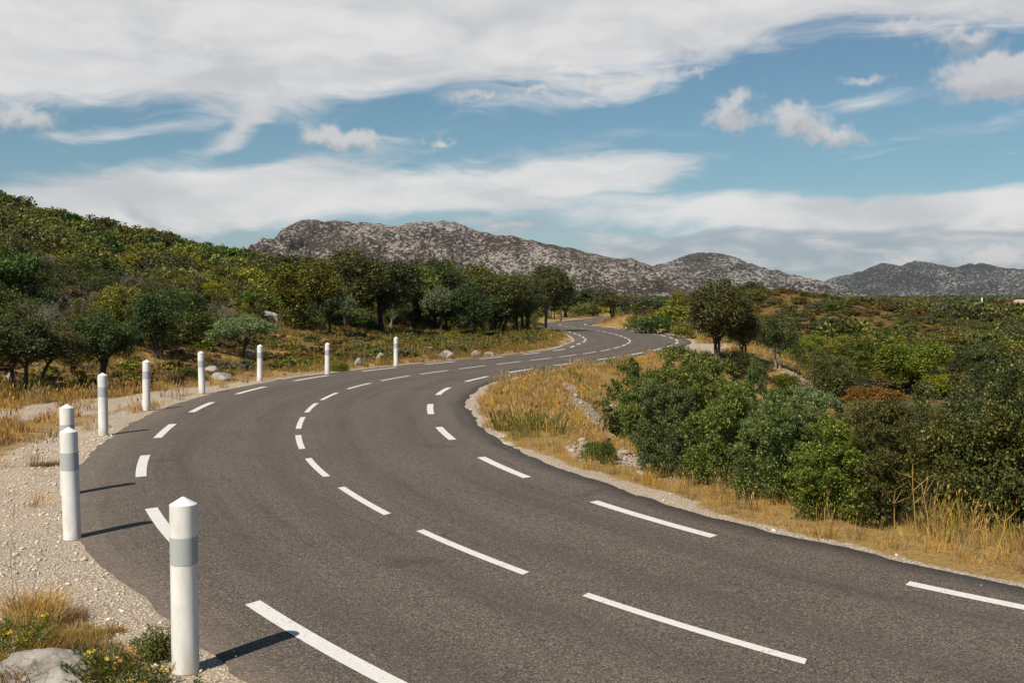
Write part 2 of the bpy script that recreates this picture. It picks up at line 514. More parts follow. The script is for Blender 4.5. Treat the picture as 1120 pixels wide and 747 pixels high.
# wheel paths polished darker, lane middle paler
wp = q.m('ABSOLUTE', q.m('SUBTRACT', q.m('ABSOLUTE', off_), 1.5))
wp = q.m('ABSOLUTE', q.m('SUBTRACT', wp, .75))
base = q.mix(q.m('MULTIPLY', q.mr(wp, .5, .05), q.mr(med, .25, .7, .15, .42)), base, (0.047, 0.039, 0.034))
edge_ = q.mr(q.m('ABSOLUTE', off_), 2.9, 3.9)
base = q.mix(q.m('MULTIPLY', edge_, q.mr(med, .3, .65, .1, .7)), base, (0.111, 0.090, 0.072))
sv = q.n('ShaderNodeCombineXYZ', {0: q.m('MULTIPLY', q.attr('along'), .09), 1: q.m('MULTIPLY', off_, 1.6), 2: 0.0}).outputs[0]
strk = q.noise(sv, 1.6, 7, .7)
base = q.mix(q.mr(strk, .50, .72, 0, .5), base, (0.036, 0.029, 0.024))
base = q.mix(q.mr(strk, .44, .28, 0, .45), base, (0.122, 0.098, 0.079))
spot = q.n('ShaderNodeTexVoronoi', {'Vector': q.n('ShaderNodeVectorMath', {0: P, 1: q.n('ShaderNodeTexNoise', {'Vector': P, 'Scale': 2.0}).outputs[1]}, operation='ADD').outputs[0], 'Scale': .45}).outputs['Distance']
base = q.mix(q.mr(spot, .17, .05, 0, .45), base, (0.036, 0.029, 0.026))
cr = q.n('ShaderNodeTexVoronoi', {'Vector': q.n('ShaderNodeVectorMath', {0: P, 1: q.n('ShaderNodeTexNoise', {'Vector': P, 'Scale': .7, 'Detail': 4.0}).outputs[1]}, operation='ADD').outputs[0], 'Scale': .16}, feature='DISTANCE_TO_EDGE').outputs['Distance']
base = q.mix(q.m('MULTIPLY', q.mr(cr, .003, .001), q.mr(big, .5, .62, 0, .6)), base, (0.024, 0.020, 0.018))
bmp = q.m('ADD', q.m('MULTIPLY', fine.outputs['Distance'], -1.0), q.m('MULTIPLY', med, .5))
M['asphalt'] = finish(m, q, principled(q, base, .82, .35, bmp, .55, .008))

m, q = new_mat('road_paint')
P = pos(q)
w1 = q.noise(P, 60, 4, .7); w2 = q.noise(P, 6, 5, .65)
wear = q.mr(q.m('ADD', q.m('MULTIPLY', w1, .62), q.m('MULTIPLY', w2, .38)), .52, .63)
col = q.mix(q.mr(w2, .3, .7), (.50, .49, .465), (.60, .59, .565))
M['paint'] = finish(m, q, principled(q, q.mix(wear, col, (.25, .24, .225)), .6, .3, w1, .3, .003))

# ground
m, q = new_mat('ground')
P = pos(q)
gr, dr, hl = q.attr('gravel'), q.attr('dry'), q.attr('slope')
nA = q.noise(P, .8, 6, .6); nB = q.noise(P, 4.5, 6, .65); nC = q.noise(P, 22, 5, .7)
stone = q.n('ShaderNodeTexVoronoi', {'Vector': P, 'Scale': 34.0})
stc = q.n('ShaderNodeSeparateColor', {0: stone.outputs['Color']}).outputs
gcol = q.mix(stc[0], (.40, .335, .27), (.57, .49, .41))
gcol = q.mix(q.mr(stone.outputs['Distance'], .25, .6), gcol, (.26, .21, .16))
gcol = q.mix(q.mr(nA, .42, .75, 0, .6), gcol, (.40, .32, .225))
scol = q.mix(q.mr(nB, .35, .65), (.19, .125, .06), (.33, .235, .125))
dcol = q.mix(q.mr(nC, .3, .7), (.16, .10, .035), (.34, .225, .085))
hcol = q.mix(q.mr(nB, .35, .62), (.055, .042, .014), (.17, .10, .032))
hcol = q.mix(q.mr(nA, .60, .68), hcol, (.22, .17, .11))
c = q.mix(q.mr(dr, .25, .75), scol, dcol)
c = q.mix(q.mr(q.m('ADD', hl, q.m('MULTIPLY', q.m('SUBTRACT', nB, .5), .5)), .4, .6), c, hcol)
gm = q.mr(q.m('ADD', gr, q.m('MULTIPLY', q.m('SUBTRACT', nB, .5), 1.0)), .38, .60)
c = q.mix(gm, c, gcol)
M['ground'] = finish(m, q, principled(q, c, .95, .1, q.m('ADD', q.m('MULTIPLY', stone.outputs['Distance'], -.8), nC), .8, .03))

# limestone
m, q = new_mat('limestone')
P = q.n('ShaderNodeTexCoord').outputs['Object']
nA = q.noise(P, 3.0, 8, .65); nB = q.noise(P, 16, 6, .7)
c = q.mix(q.mr(nA, .3, .7), (.17, .15, .13), (.34, .32, .29))
c = q.mix(q.mr(nB, .58, .70), c, (.10, .09, .08))
ck = q.n('ShaderNodeTexVoronoi', {'Vector': q.n('ShaderNodeVectorMath', {0: P, 1: q.n('ShaderNodeTexNoise', {'Vector': P, 'Scale': 1.6, 'Detail': 3.0}).outputs[1]}, operation='ADD').outputs[0], 'Scale': 2.6}, feature='DISTANCE_TO_EDGE').outputs['Distance']
c = q.mix(q.mr(ck, .018, .003, 0, .45), c, (.05, .042, .035))
M['rock'] = finish(m, q, principled(q, c, .9, .15, q.m('ADD', nA, q.m('MULTIPLY', nB, .4)), .7, .05))

m, q = new_mat('rubble_stone')
rnd = q.n('ShaderNodeNewGeometry').outputs['Random Per Island']
c = q.mix(rnd, (.22, .17, .125), (.41, .345, .275))
M['rubble'] = finish(m, q, principled(q, c, .9, .15))

m, q = new_mat('pebble_stone')
rnd = q.n('ShaderNodeObjectInfo').outputs['Random']
c = q.mix(q.m('FRACT', q.m('MULTIPLY', rnd, 7.3)), (.39, .325, .26), (.60, .52, .44))
M['pebble'] = finish(m, q, principled(q, c, .9, .15))


def mountain_mat(name, scale, rock_amt, rock, scrub1, scrub2):
    m, q = new_mat(name)
    P = pos(q)
    mp = q.n('ShaderNodeMapping', {'Vector': P, 'Scale': (1, .8, 1.9), 'Rotation': (0, .45, 0)}).outputs[0]
    n1 = q.noise(mp, .17 / scale, 6, .62, .3)
    n2 = q.noise(P, .0075 / scale, 5, .55)
    n3 = q.noise(mp, .38 / scale, 4, .7)
    rk = q.m('ADD', q.m('MULTIPLY', n1, .75), q.m('MULTIPLY', n3, .45))
    rk = q.m('ADD', rk, q.m('MULTIPLY', q.m('SUBTRACT', n2, .5), .34))
    rk = q.m('ADD', rk, q.m('MULTIPLY', q.m('SUBTRACT', q.attr('relief'), .62), .07))
    f = q.mr(rk, .620 - rock_amt, .700 - rock_amt)
    sc = q.mix(q.mr(n3, .35, .65), scrub1, scrub2)
    rc = q.mix(q.mr(n3, .3, .7), rock, tuple(v * .62 for v in rock))
    return finish(m, q, principled(q, q.mix(f, sc, rc), .95, .05, rk, 1.0, 9 * scale))


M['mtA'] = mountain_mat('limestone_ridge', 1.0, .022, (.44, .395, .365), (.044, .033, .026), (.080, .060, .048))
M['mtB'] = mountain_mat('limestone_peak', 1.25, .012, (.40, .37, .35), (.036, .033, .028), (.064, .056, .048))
M['mtC'] = mountain_mat('shaded_limestone_range', 1.7, -.008, (.33, .315, .31), (.026, .030, .032), (.046, .048, .048))  # cloud shade painted in: scrub darker, whole range bluer as through distant air

m, q = new_mat('post_white')
P = q.n('ShaderNodeTexCoord').outputs['Object']
orn = q.n('ShaderNodeObjectInfo').outputs['Random']
n = q.noise(q.n('ShaderNodeMapping', {'Vector': P, 'Scale': (1, 1, .35), 'Location': q.n('ShaderNodeCombineXYZ', {0: orn, 1: orn, 2: 0.0}).outputs[0]}).outputs[0], 9, 6, .65)
zz = q.n('ShaderNodeSeparateXYZ', {0: P}).outputs[2]
dirt = q.m('MULTIPLY', q.mr(zz, .34, -.04), q.mr(n, .3, .62))
c = q.mix(q.mr(n, .3, .75), (.66, .655, .64), (.54, .53, .505))
c = q.mix(q.m('MULTIPLY', dirt, .6), c, (.40, .34, .26))
M['white'] = finish(m, q, principled(q, c, .42, .45, n, .05, .01))
m, q = new_mat('post_band')
P = q.n('ShaderNodeTexCoord').outputs['Object']
n = q.noise(P, 40, 3, .6)
M['band'] = finish(m, q, principled(q, q.mix(n, (.31, .325, .335), (.365, .38, .385)), .6, .3))
m, q = new_mat('post_joint')
M['joint'] = finish(m, q, principled(q, (.16, .13, .1), .9, .1))
m, q = new_mat('plaster')
P = q.n('ShaderNodeTexCoord').outputs['Object']
M['plaster'] = finish(m, q, principled(q, q.mix(q.noise(P, 2, 5), (.62, .6, .55), (.74, .72, .68)), .9, .1))
m, q = new_mat('roof_tiles')
M['tiles'] = finish(m, q, principled(q, (.36, .28, .21), .9, .1))
m, q = new_mat('dark_opening')
M['dark'] = finish(m, q, principled(q, (.02, .02, .025), .4, .5))

# ------------------------------------------------------------------ terrain sheet
ang = np.unique(np.concatenate([np.arange(-.56, .56, .0021), np.linspace(-math.pi, -.56, 70), np.linspace(.56, math.pi, 70)]))
ang = ang[:-1] if abs(ang[-1] - math.pi) < 1e-6 else ang
rad = [.5]
while rad[-1] < 7000:
    rad.append(rad[-1] * (1.0125 if 6 < rad[-1] < 220 else 1.04) + (0.02 if rad[-1] < 6 else 0))
rad = np.array(rad)
A_, R_ = np.meshgrid(ang, rad)
gx, gy = R_ * np.sin(A_), R_ * np.cos(A_)
gs, goff = near(gx, gy)
gz = hz(gx, gy, (gs, goff))
na, nr = len(ang), len(rad)
i, j = np.meshgrid(np.arange(na), np.arange(nr - 1))
i2 = (i + 1) % na
quads = np.stack([j * na + i, j * na + i2, (j + 1) * na + i2, (j + 1) * na + i], -1).reshape(-1, 4)[:, ::-1]
gx, gy, gz, gs, goff = [v.ravel() for v in (gx, gy, gz, gs, goff)]
gd = np.hypot(gx, gy)


PATH0 = [ray(*p_)[:2] for p_ in ((868, 412), (880, 424), (894, 431), (822, 422))]
RUB = []
for rpx, rpy, rw, rl in ((640, 446, .4, 1.5), (662, 468, .5, 1.5), (684, 490, .7, 1.5), (704, 506, .6, 1.2), (622, 424, .3, 1.0), (668, 448, .4, 1.0), (606, 462, .2, .8), (640, 496, .3, .9)):
    rx, ry, _ = ray(rpx, rpy)
    RUB.append((rx, ry, rw * 1.35, rl * 1.1))


def zones(x, y, s, off):
    """bare gravel, dry grass and scrubby slope, each 0..1"""
    d = np.hypot(x, y)
    td = track_dist(x, y)
    n = fbm(x / 1.6, y / 1.6, 77, 3)
    eR, eL = off - ASPH_R(s), -off + ASPH_L(s)
    gl = np.where(off < 0, 1 - smooth(eL, np.interp(s, [30, 40, 50, 58, 66, 80], [2.3, 1.6, .8, .5, .3, .15]), np.interp(s, [30, 40, 50, 58, 66, 80], [3.6, 2.9, 1.6, 1.0, .7, .45])), 0)
    grr = np.where(off > 0, .78 * (1 - smooth(eR, .15 + .45 * n, .65 + .5 * n)), 0)
    gt = 1 - smooth(td + .5 * n, .9, 1.7)
    gb = layby(s, off)
    rb = sum(.9 * np.exp(-((x - rx) / rw) ** 2 - ((y - ry) / rl) ** 2) for rx, ry, rw, rl in RUB)
    for pq in PATH0:
        rb = rb + .5 * np.exp(-((x - pq[0]) / 1.0) ** 2 - ((y - pq[1]) / 1.2) ** 2)
    gravel = np.clip(np.maximum.reduce([gl, grr, gt, gb, rb]), 0, 1) * (d < 200)
    dry = np.where(off > 0, (1 - smooth(off, 10, 17)) * (d < 260), smooth(-off, 5, 7.5) * (1 - smooth(-off, 24, 40)))
    slope = np.where(off > 0, smooth(off, 11, 20), smooth(-off, 17, 34))
    slope = np.where(np.abs(off) > 900, 1.0, slope)
    return gravel, np.clip(dry + n * .5, 0, 1), np.clip(slope, 0, 1)


zg, zd, zs = zones(gx, gy, gs, goff)
V = np.stack([gx, gy, gz], 1)
ctr = len(V)
V = np.vstack([V, [[0, 0, float(hz(0, 0)[0])]]])
tri = np.stack([np.full(na, ctr), (np.arange(na) + 1) % na, np.arange(na)], 1)
ground = mk('ground', V, [quads, tri], M['ground'], smoothed=True,
            attrs={'gravel': np.r_[zg, 0], 'dry': np.r_[zd, 0], 'slope': np.r_[zs, 0]})
tag(ground, 'rolling ground of pale gravel, dry grass and scrubby earth around the road', 'ground', kind='structure')

# ------------------------------------------------------------------ road
sS = np.arange(0, RS[-1], .12)
cols = np.linspace(-1, 1, 15)
eL = ASPH_L(sS) + fbm(sS / .5, sS * 0, 41, 4) * .08 + fbm(sS / 3, sS * 0, 45, 2) * .12
eR = ASPH_R(sS) + fbm(sS / .5, sS * 0 + 9, 43, 4) * .08 + fbm(sS / 3, sS * 0 + 9, 47, 2) * .12
offs = np.where(cols[None] < 0, -cols[None] * eL[:, None], cols[None] * eR[:, None])
offs = np.concatenate([offs[:, :1], offs, offs[:, -1:]], 1)
xx, yy = road_pt(np.repeat(sS[:, None], offs.shape[1], 1), offs)
zz_ = np.zeros_like(xx)
zz_[:, [0, -1]] = -.12
zz_[:, [1, -2]] = -.012
nc = offs.shape[1]
i, j = np.meshgrid(np.arange(nc - 1), np.arange(len(sS) - 1))
rq = np.stack([j * nc + i, j * nc + i + 1, (j + 1) * nc + i + 1, (j + 1) * nc + i], -1).reshape(-1, 4)
road = mk('road', np.stack([xx, yy, zz_], -1).reshape(-1, 3), rq, M['asphalt'], attrs={'off': offs.ravel(), 'along': np.repeat(sS[:, None], nc, 1).ravel()})
tag(road, 'winding grey asphalt road with white dashed lines', 'road', kind='structure')


def dash(name, s1, s2, offf, w):
    n = max(3, int((s2 - s1) / .2) + 1)
    ss = np.linspace(s1, s2, n)
    sk = .06
    l = np.stack(road_pt(ss - sk * .5, offf(ss) - w / 2), 1)
    r = np.stack(road_pt(ss + sk * .5, offf(ss) + w / 2), 1)
    Vd = np.stack([l, r], 1).reshape(-1, 2)
    Vd = np.hstack([Vd, np.full((len(Vd), 1), .005)])
    k = np.arange(n - 1) * 2
    o = mk(name, Vd, np.stack([k, k + 1, k + 3, k + 2], 1), M['paint'], parent=road)
    return o


C0 = lambda s: np.interp(s, [30, 44, 48, 60, 68, 80, 400], [0, -.08, -.1, -.08, 0, 0, 0])
cen = [(19.5, 22.2), (23.3, 25.9), (27.1, 29.5), (30.79, 33.35), (34.35, 36.89), (38.04, 40.41), (41.53, 43.75), (45.1, 47.39), (48.62, 51.2), (52.4, 55.06), (56.1, 58.75),
       (60.25, 63.05), (64.24, 67.15)]
s0 = 68.2
while s0 < 215:
    p_ = np.interp(s0, [70, 100, 130, 170], [3.9, 4.1, 4.9, 6.2])
    cen.append((s0, s0 + p_ * .7)); s0 += p_
for a_, b_ in cen: dash('centre_dash', a_, b_, C0, .125)
lft = [(21.5, 24.2), (27, 29.6), (32.0, 34.77), (37.1, 39.71), (42.45, 44.9), (47.47, 50.03), (52.74, 55.47), (58.17, 60.94), (63.6, 66.4)]
s0 = 69.1
while s0 < 185:
    p_ = np.interp(s0, [70, 92, 100, 110, 170], [5.5, 5.6, 5.0, 5.5, 8]); lft.append((s0, s0 + p_ * .52)); s0 += p_
for a_, b_ in lft: dash('edge_dash', a_, b_, EDGE_L, .17)
rgt = [(23.5, 26.2), (28.7, 31.6), (34.67, 37.67), (40.22, 42.96), (45.86, 48.4), (51.56, 54.57), (57.97, 61.3), (64.48, 67.8)]
s0 = 70.4
while s0 < 185:
    p_ = np.interp(s0, [70, 100, 110, 170], [5.8, 5.8, 6.0, 8]); rgt.append((s0, s0 + p_ * .52)); s0 += p_
for a_, b_ in rgt: dash('edge_dash', a_, b_, EDGE_R, .17)

# ------------------------------------------------------------------ mountains
def mountain(label, name, prof, dist, depth, seed, mat, foot=-10, rough=.24):
    px = np.array([p_[0] for p_ in prof], float); py = np.array([p_[1] for p_ in prof], float)
    u = np.linspace(px[0], px[-1], int((px[-1] - px[0]) * 1.6))
    yy_ = np.interp(u, px, py)
    k = 5
    yy_ = np.convolve(np.pad(yy_, k // 2, mode='edge'), np.ones(k) / k, 'valid')
    az = np.arctan((u - 560) / F)
    zc = CAMH + (YH - yy_) / F * dist                       # crest height, crest runs across the view at y = dist
    xc = (u - 560) / F * dist
    zc = zc + fbm(xc / (dist * .012), xc * 0, seed, 4, .6) * dist * .0022
    nv = 130
    v = np.concatenate([np.linspace(0, 1, nv), np.linspace(1.02, 1.8, 26)])
    X = np.repeat(xc[None], len(v), 0)
    Y = dist - depth + depth * v[:, None] + fbm(X / (depth * .5), v[:, None] * 2 + X * 0, seed + 5, 3) * depth * .15 * (v[:, None] < 1) * (1 - v[:, None])
    hgt = np.maximum(zc - foot, 2)
    vv = np.clip(v, 0, 1)[:, None]
    shape = .35 * vv + .65 * vv ** 1.7
    Z = foot + hgt[None] * shape
    sc_ = depth * .16
    r1 = 1 - np.abs(fbm(X / sc_ + v[:, None] * .4, Y / (sc_ * 1.8), seed + 9, 6, .58)) * 2.2
    r2 = fbm(X / (sc_ * .25), Y / (sc_ * .4), seed + 19, 5, .62)
    fade = np.sin(np.pi * np.clip(vv, 0, 1)) ** .7
    Z = Z + (r1 - .6) * hgt[None] * rough * 1.3 * fade + r2 * hgt[None] * rough * .55 * (fade * .85 + .1)
    back = np.clip(v[:, None] - 1, 0, 1)
    Z = np.where(v[:, None] > 1, (zc[None] - foot) * (1 - back * 1.2) + foot + r2 * hgt[None] * .02, Z)
    n_u = len(u)
    i, j = np.meshgrid(np.arange(n_u - 1), np.arange(len(v) - 1))
    qd = np.stack([j * n_u + i, j * n_u + i + 1, (j + 1) * n_u + i + 1, (j + 1) * n_u + i], -1).reshape(-1, 4)
    o = mk(name, np.stack([X, Y, Z], -1).reshape(-1, 3), qd, mat, smoothed=True, attrs={'relief': np.clip(r1, 0, 1).ravel()})
    return tag(o, label, 'mountain', kind='structure')


mountain('long pale limestone ridge rising behind the oak trees', 'mountains',
         [(180, 318), (240, 290), (284, 282), (303, 267), (318, 248), (335, 241), (360, 242), (400, 244), (440, 247), (470, 243), (485, 242), (500, 244), (530, 255),
          (560, 259), (580, 262), (600, 268), (620, 270), (640, 276), (660, 281), (690, 284), (705, 288), (718, 293), (740, 303), (770, 318), (800, 330)], 1700, 750, 101, M['mtA'])
mountain('craggy limestone peak right of the long ridge', 'mountains',
         [(640, 330), (680, 308), (705, 295), (720, 289), (737, 284), (755, 278), (775, 276), (782, 277.5), (792, 280), (810, 287), (828, 294), (836, 293), (846, 297), (860, 301), (868, 302), (885, 312), (897, 319), (930, 330)],
         2500, 1000, 202, M['mtB'])
mountain('bluish limestone range above the far plain', 'mountains',
         [(800, 332), (860, 325), (882, 319), (897, 311), (910, 304), (925, 300), (945, 296), (955, 291), (965, 288), (975, 291), (984, 292), (990, 288), (1000, 286), (1020, 288), (1045, 291), (1060, 288),
          (1075, 289), (1100, 293), (1120, 296), (1160, 300), (1230, 306), (1320, 318), (1420, 330)], 4200, 1500, 303, M['mtC'], foot=-20)

# ------------------------------------------------------------------ roadside posts
POST_H, POST_R = 1.36, .103


def make_post():
    t = empty('roadside_post', (0, 0, 0))
    b1, b2 = POST_H * .622, POST_H * .776
    o = None
    V_, Q_ = lathe([(POST_R + .004, -.25), (POST_R + .003, 0.0), (POST_R, .02), (POST_R, b1)]); mk('shaft', V_, Q_, M['white'], t, True)
    V_, Q_ = lathe([(POST_R + .0015, b1), (POST_R + .0015, b2)], 48); mk('reflective_band', V_, Q_, M['band'], t, True)
    cz = POST_H * .958
    V_, Q_ = lathe([(POST_R, b2), (POST_R, cz), (POST_R * .5, (cz + POST_H) / 2 + .002), (.012, POST_H - .002), (.001, POST_H)])
    o = mk('pointed_cap', V_, Q_, M['white'], t, False)
    fl = np.ones(len(o.data.polygons), bool); o.data.polygons.foreach_set('use_smooth', fl)
    o.data.set_sharp_from_angle(angle=math.radians(20))
    V_, Q_ = lathe([(POST_R + .012, -.05), (POST_R + .016, .004), (POST_R + .002, .010)]); mk('ground_joint', V_, Q_, M['joint'], t, True)
    return t


def copy_tree(o, parent=None):
    c = o.copy()
    COL.objects.link(c)
    if parent: c.parent = parent
    for ch in o.children: copy_tree(ch, c)
    return c


POSTS = [(203, 730, 'white roadside post with grey band, largest and nearest, beside the boulder'),
         (79, 587, 'white roadside post with grey band standing in the wide gravel shoulder, second nearest'),
         (74, 540, 'white roadside post with grey band mostly hidden behind the second nearest post'),
         (113, 475, 'white roadside post beside the dry grass strip, first one clear of the overlapping pair'),
         (160, 448, 'white roadside post where the gravel track runs up to the road, before the dark oaks'),
         (221, 430, 'white roadside post where the gravel track meets the asphalt, left of the low pine'),
         (284, 416, 'white roadside post just right of the low spreading pine'),
         (358, 409, 'white roadside post in front of the light green pine, next to last'),
         (433, 400, 'smallest and farthest white roadside post, below the row of oaks')]
post0 = make_post()
POST_XY = []
for k, (px, py, lab) in enumerate(POSTS):
    o = post0 if k == 0 else copy_tree(post0)
    a, e = px_dir(px, py)
    r = CAMH / math.tan(-e)
    x, y = r * math.sin(a), r * math.cos(a)
    o.location = (x, y, float(hz(x, y)[0]))
    o.rotation_euler = (random.Random(k).uniform(-.022, .022), random.Random(k + 50).uniform(-.022, .022), k * 1.3)
    POST_XY.append((x, y))
    tag(o, lab, 'post', 'white posts along the outside of the bend')

# ------------------------------------------------------------------ plant builders (unit templates in metres)
def spray_cloud(L, n_spray, per, sig, leaf, aspect, rng, up=.3, shell=.72, flat=1.0, axis_up=0.0, zmin=.05):
    """L = list of lobes (x,y,z,r).  Leaves gathered in sprays on the lobes' shells."""
    L = np.asarray(L, float)
    w = L[:, 3] ** 2; w /= w.sum()
    k = rng.choice(len(L), n_spray, p=w)
    dirs = unit(rng.normal(size=(n_spray, 3)) + np.array([0, 0, up]))
    f = shell + (1.08 - shell) * rng.random(n_spray) ** .7
    inner = rng.random(n_spray) < .22
    f = np.where(inner, f * rng.uniform(.3, .9, n_spray), f)
    f = np.where(rng.random(n_spray) < .07, f * rng.uniform(1.15, 1.75, n_spray), f)
    S = L[k, :3] + dirs * (L[k, 3] * f)[:, None] * np.array([1, 1, flat])
    S = np.repeat(S, per, 0); D = np.repeat(dirs, per, 0)
    sg = np.repeat(L[k, 3] * sig, per)[:, None]
    P_ = S + rng.normal(size=S.shape) * sg * np.array([1, 1, .75])
    P_ = P_[P_[:, 2] > zmin] if zmin is not None else P_
    D = D[:len(P_)] if len(D) != len(P_) else D
    nrm = unit(D * .55 + rng.normal(size=P_.shape) * .75 + np.array([0, 0, .35]))
    ax = None
    if axis_up:
        ax = unit(D * .7 + np.array([0, 0, axis_up]) + rng.normal(size=P_.shape) * .45)
        nrm = unit(rng.normal(size=P_.shape) + D * .3)
    return leaf_quads(P_, nrm, leaf, aspect, rng, ax)


def wob(p0, p1, n, amp, rng, r0, r1):
    t = np.linspace(0, 1, n)[:, None]
    P_ = np.asarray(p0) * (1 - t) + np.asarray(p1) * t
    w = np.cumsum(rng.normal(size=(n, 3)) * amp, 0); w -= w[0] * 1; w *= np.sin(np.pi * t) * .6 + .2 * t
    P_ = P_ + w * np.array([1, 1, .4])
    return P_, r0 + (r1 - r0) * t[:, 0]


def tree_parts(kind, seed, H, Wd, nleaf, leaf):
    rng = np.random.default_rng(seed)
    tb = MB()
    L = []
    if kind == 'oak':
        z0, n = .36, 26
        for k in range(n):
            d = unit(rng.normal(size=3)); r = rng.uniform(.45, 1) ** .6
            c = np.array([d[0] * r * Wd * .40, d[1] * r * Wd * .40, H * (.615 + d[2] * r * .25)])
            L.append((*c, rng.uniform(.10, .20) * Wd * .45 + .06 * H))
        st = [(np.array([rng.normal() * .05 * Wd, rng.normal() * .05 * Wd, -.15]), np.array([rng.normal() * .10 * Wd, rng.normal() * .10 * Wd, H * rng.uniform(.34, .48)])) for _ in range(rng.integers(1, 4))]
        tr = .022 * H + .014
    elif kind == 'pine':
        for k in range(19):
            a = rng.uniform(0, 2 * math.pi); r = rng.uniform(0, 1) ** .6
            L.append((math.cos(a) * r * Wd * .40, math.sin(a) * r * Wd * .40, H * (.60 + .22 * (1 - r * r) - .24 * r * r * rng.random()), rng.uniform(.11, .16) * Wd))
        st = [(np.array([0, 0, -.15]), np.array([rng.normal() * .12 * Wd, rng.normal() * .12 * Wd, H * .45]))]
        tr = .03 * H + .02
    elif kind == 'tall':       # upright, narrow, leafy from low down
        for k in range(13):
            t = (k + rng.random()) / 13
            a = rng.uniform(0, 2 * math.pi)
            wr = math.sin(math.pi * min(1, .18 + t * .8)) ** .7
            L.append((math.cos(a) * wr * Wd * .26, math.sin(a) * wr * Wd * .26, H * (.2 + .72 * t), Wd * .2 * (.5 + wr * .7)))
        st = [(np.array([0, 0, -.15]), np.array([rng.normal() * .04 * Wd, rng.normal() * .04 * Wd, H * .5]))]
        tr = .024 * H + .015
    for p0, p1 in st:
        P_, R2 = wob(p0, p1, 9, .05 * H / 4, rng, tr * rng.uniform(.8, 1.15), tr * .6)
        P_[0, 2] = -.15
        R2[0] *= 1.35
        tb.add(*tube(P_, R2, 7))
        for c in L:
            if rng.random() < (.5 / len(st) + .12):
                q0 = P_[rng.integers(5, 9)]
                tip = np.array(c[:3]) + np.array([0, 0, c[3] * .3])
                P2, R3 = wob(q0, tip, 7, .035 * H / 4, rng, tr * .45, tr * .08)
                tb.add(*tube(P2, R3, 5))
                for _ in range(3):
                    b0 = P2[rng.integers(3, 6)]
                    P3, R4 = wob(b0, np.array(c[:3]) + unit(rng.normal(size=3)) * c[3] * .8, 5, .02, rng, tr * .16, tr * .04)
                    tb.add(*tube(P3, R4, 4))
    per = 9
    if kind == 'pine':
        cv = spray_cloud(L, nleaf // per, per, .16, leaf, 3.2, rng, up=.9, shell=.6, flat=.75, axis_up=.5)
    else:
        cv = spray_cloud(L, nleaf // per, per, .20, leaf, 1.5, rng, up=.35, shell=.62)
    return tb.arrays(), cv


def shrub_arr(seed, H, Wd, nleaf, leaf, form='round', aspect=1.6):
    rng = np.random.default_rng(seed)
    L = []
    axis = 0.0
    if form == 'round':
        for k in range(11):
            a = rng.uniform(0, 2 * math.pi); r = rng.random() ** .55
            zc = H * (.62 - .32 * r * r) * rng.uniform(.75, 1.12)
            L.append((math.cos(a) * r * Wd * .34, math.sin(a) * r * Wd * .34, zc, rng.uniform(.15, .22) * Wd * .6 + H * .12))
        for k in range(6):
            a = k / 6 * 6.28 + rng.random(); L.append((math.cos(a) * Wd * .32, math.sin(a) * Wd * .32, H * .2, .18 * Wd))
    elif form == 'juniper':    # a dozen leaning heads, each hung with separate tufts on its sunny side
        n = 13
        for k in range(n):
            a = k * 2.4 + rng.normal() * .35; r = ((k + .3) / n) ** .55
            hh = H * (1.0 - .62 * r ** 2.2) * rng.uniform(.72, 1.05)
            c = np.array([math.cos(a) * r * Wd * .42, math.sin(a) * r * Wd * .42, 0.0])
            Rh = Wd * rng.uniform(.105, .17)
            c[2] = min(hh * .86, H - Rh * 1.75)
            for j in range(13):
                d = unit(rng.normal(size=3) + np.array([0, 0, .55]))
                q_ = c + d * Rh * np.array([1, 1, 1.45]) * rng.uniform(.6, 1.05)
                L.append((*q_, Rh * rng.uniform(.24, .42)))
            for t in (.25, .45, .65):
                L.append((c[0] * (.8 + .2 * t), c[1] * (.8 + .2 * t), c[2] * t, Rh * .7))
        axis = .7
    elif form == 'bush':       # big rounded bush of many leafy heads
        for k in range(58):
            d = unit(rng.normal(size=3) + np.array([0, 0, .35])); d[2] = abs(d[2])
            r = rng.uniform(.5, 1.05)
            L.append((d[0] * r * Wd * .44, d[1] * r * Wd * .44, max(.12, d[2] * r * H * .9), Wd * rng.uniform(.06, .105)))
    elif form == 'broom':
        for k in range(12):
            a = rng.uniform(0, 2 * math.pi); r = rng.random() ** .5 * Wd * .38
            L.append((math.cos(a) * r, math.sin(a) * r, H * rng.uniform(.35, .7), Wd * .19))
        axis = 1.2
    elif form == 'mat':
        for k in range(14):
            a = rng.uniform(0, 2 * math.pi); r = rng.random() ** .5 * Wd * .42
            L.append((math.cos(a) * r, math.sin(a) * r, H * rng.uniform(.25, .6), Wd * .14))
    per = 10
    if form == 'juniper':
        return spray_cloud(L, nleaf // per, per, .26, leaf, 3.2, rng, up=.7, shell=.55, axis_up=axis)
    return spray_cloud(L, nleaf // per, per, .19, leaf, 2.6 if axis else aspect, rng, up=.5, shell=.62, axis_up=axis)


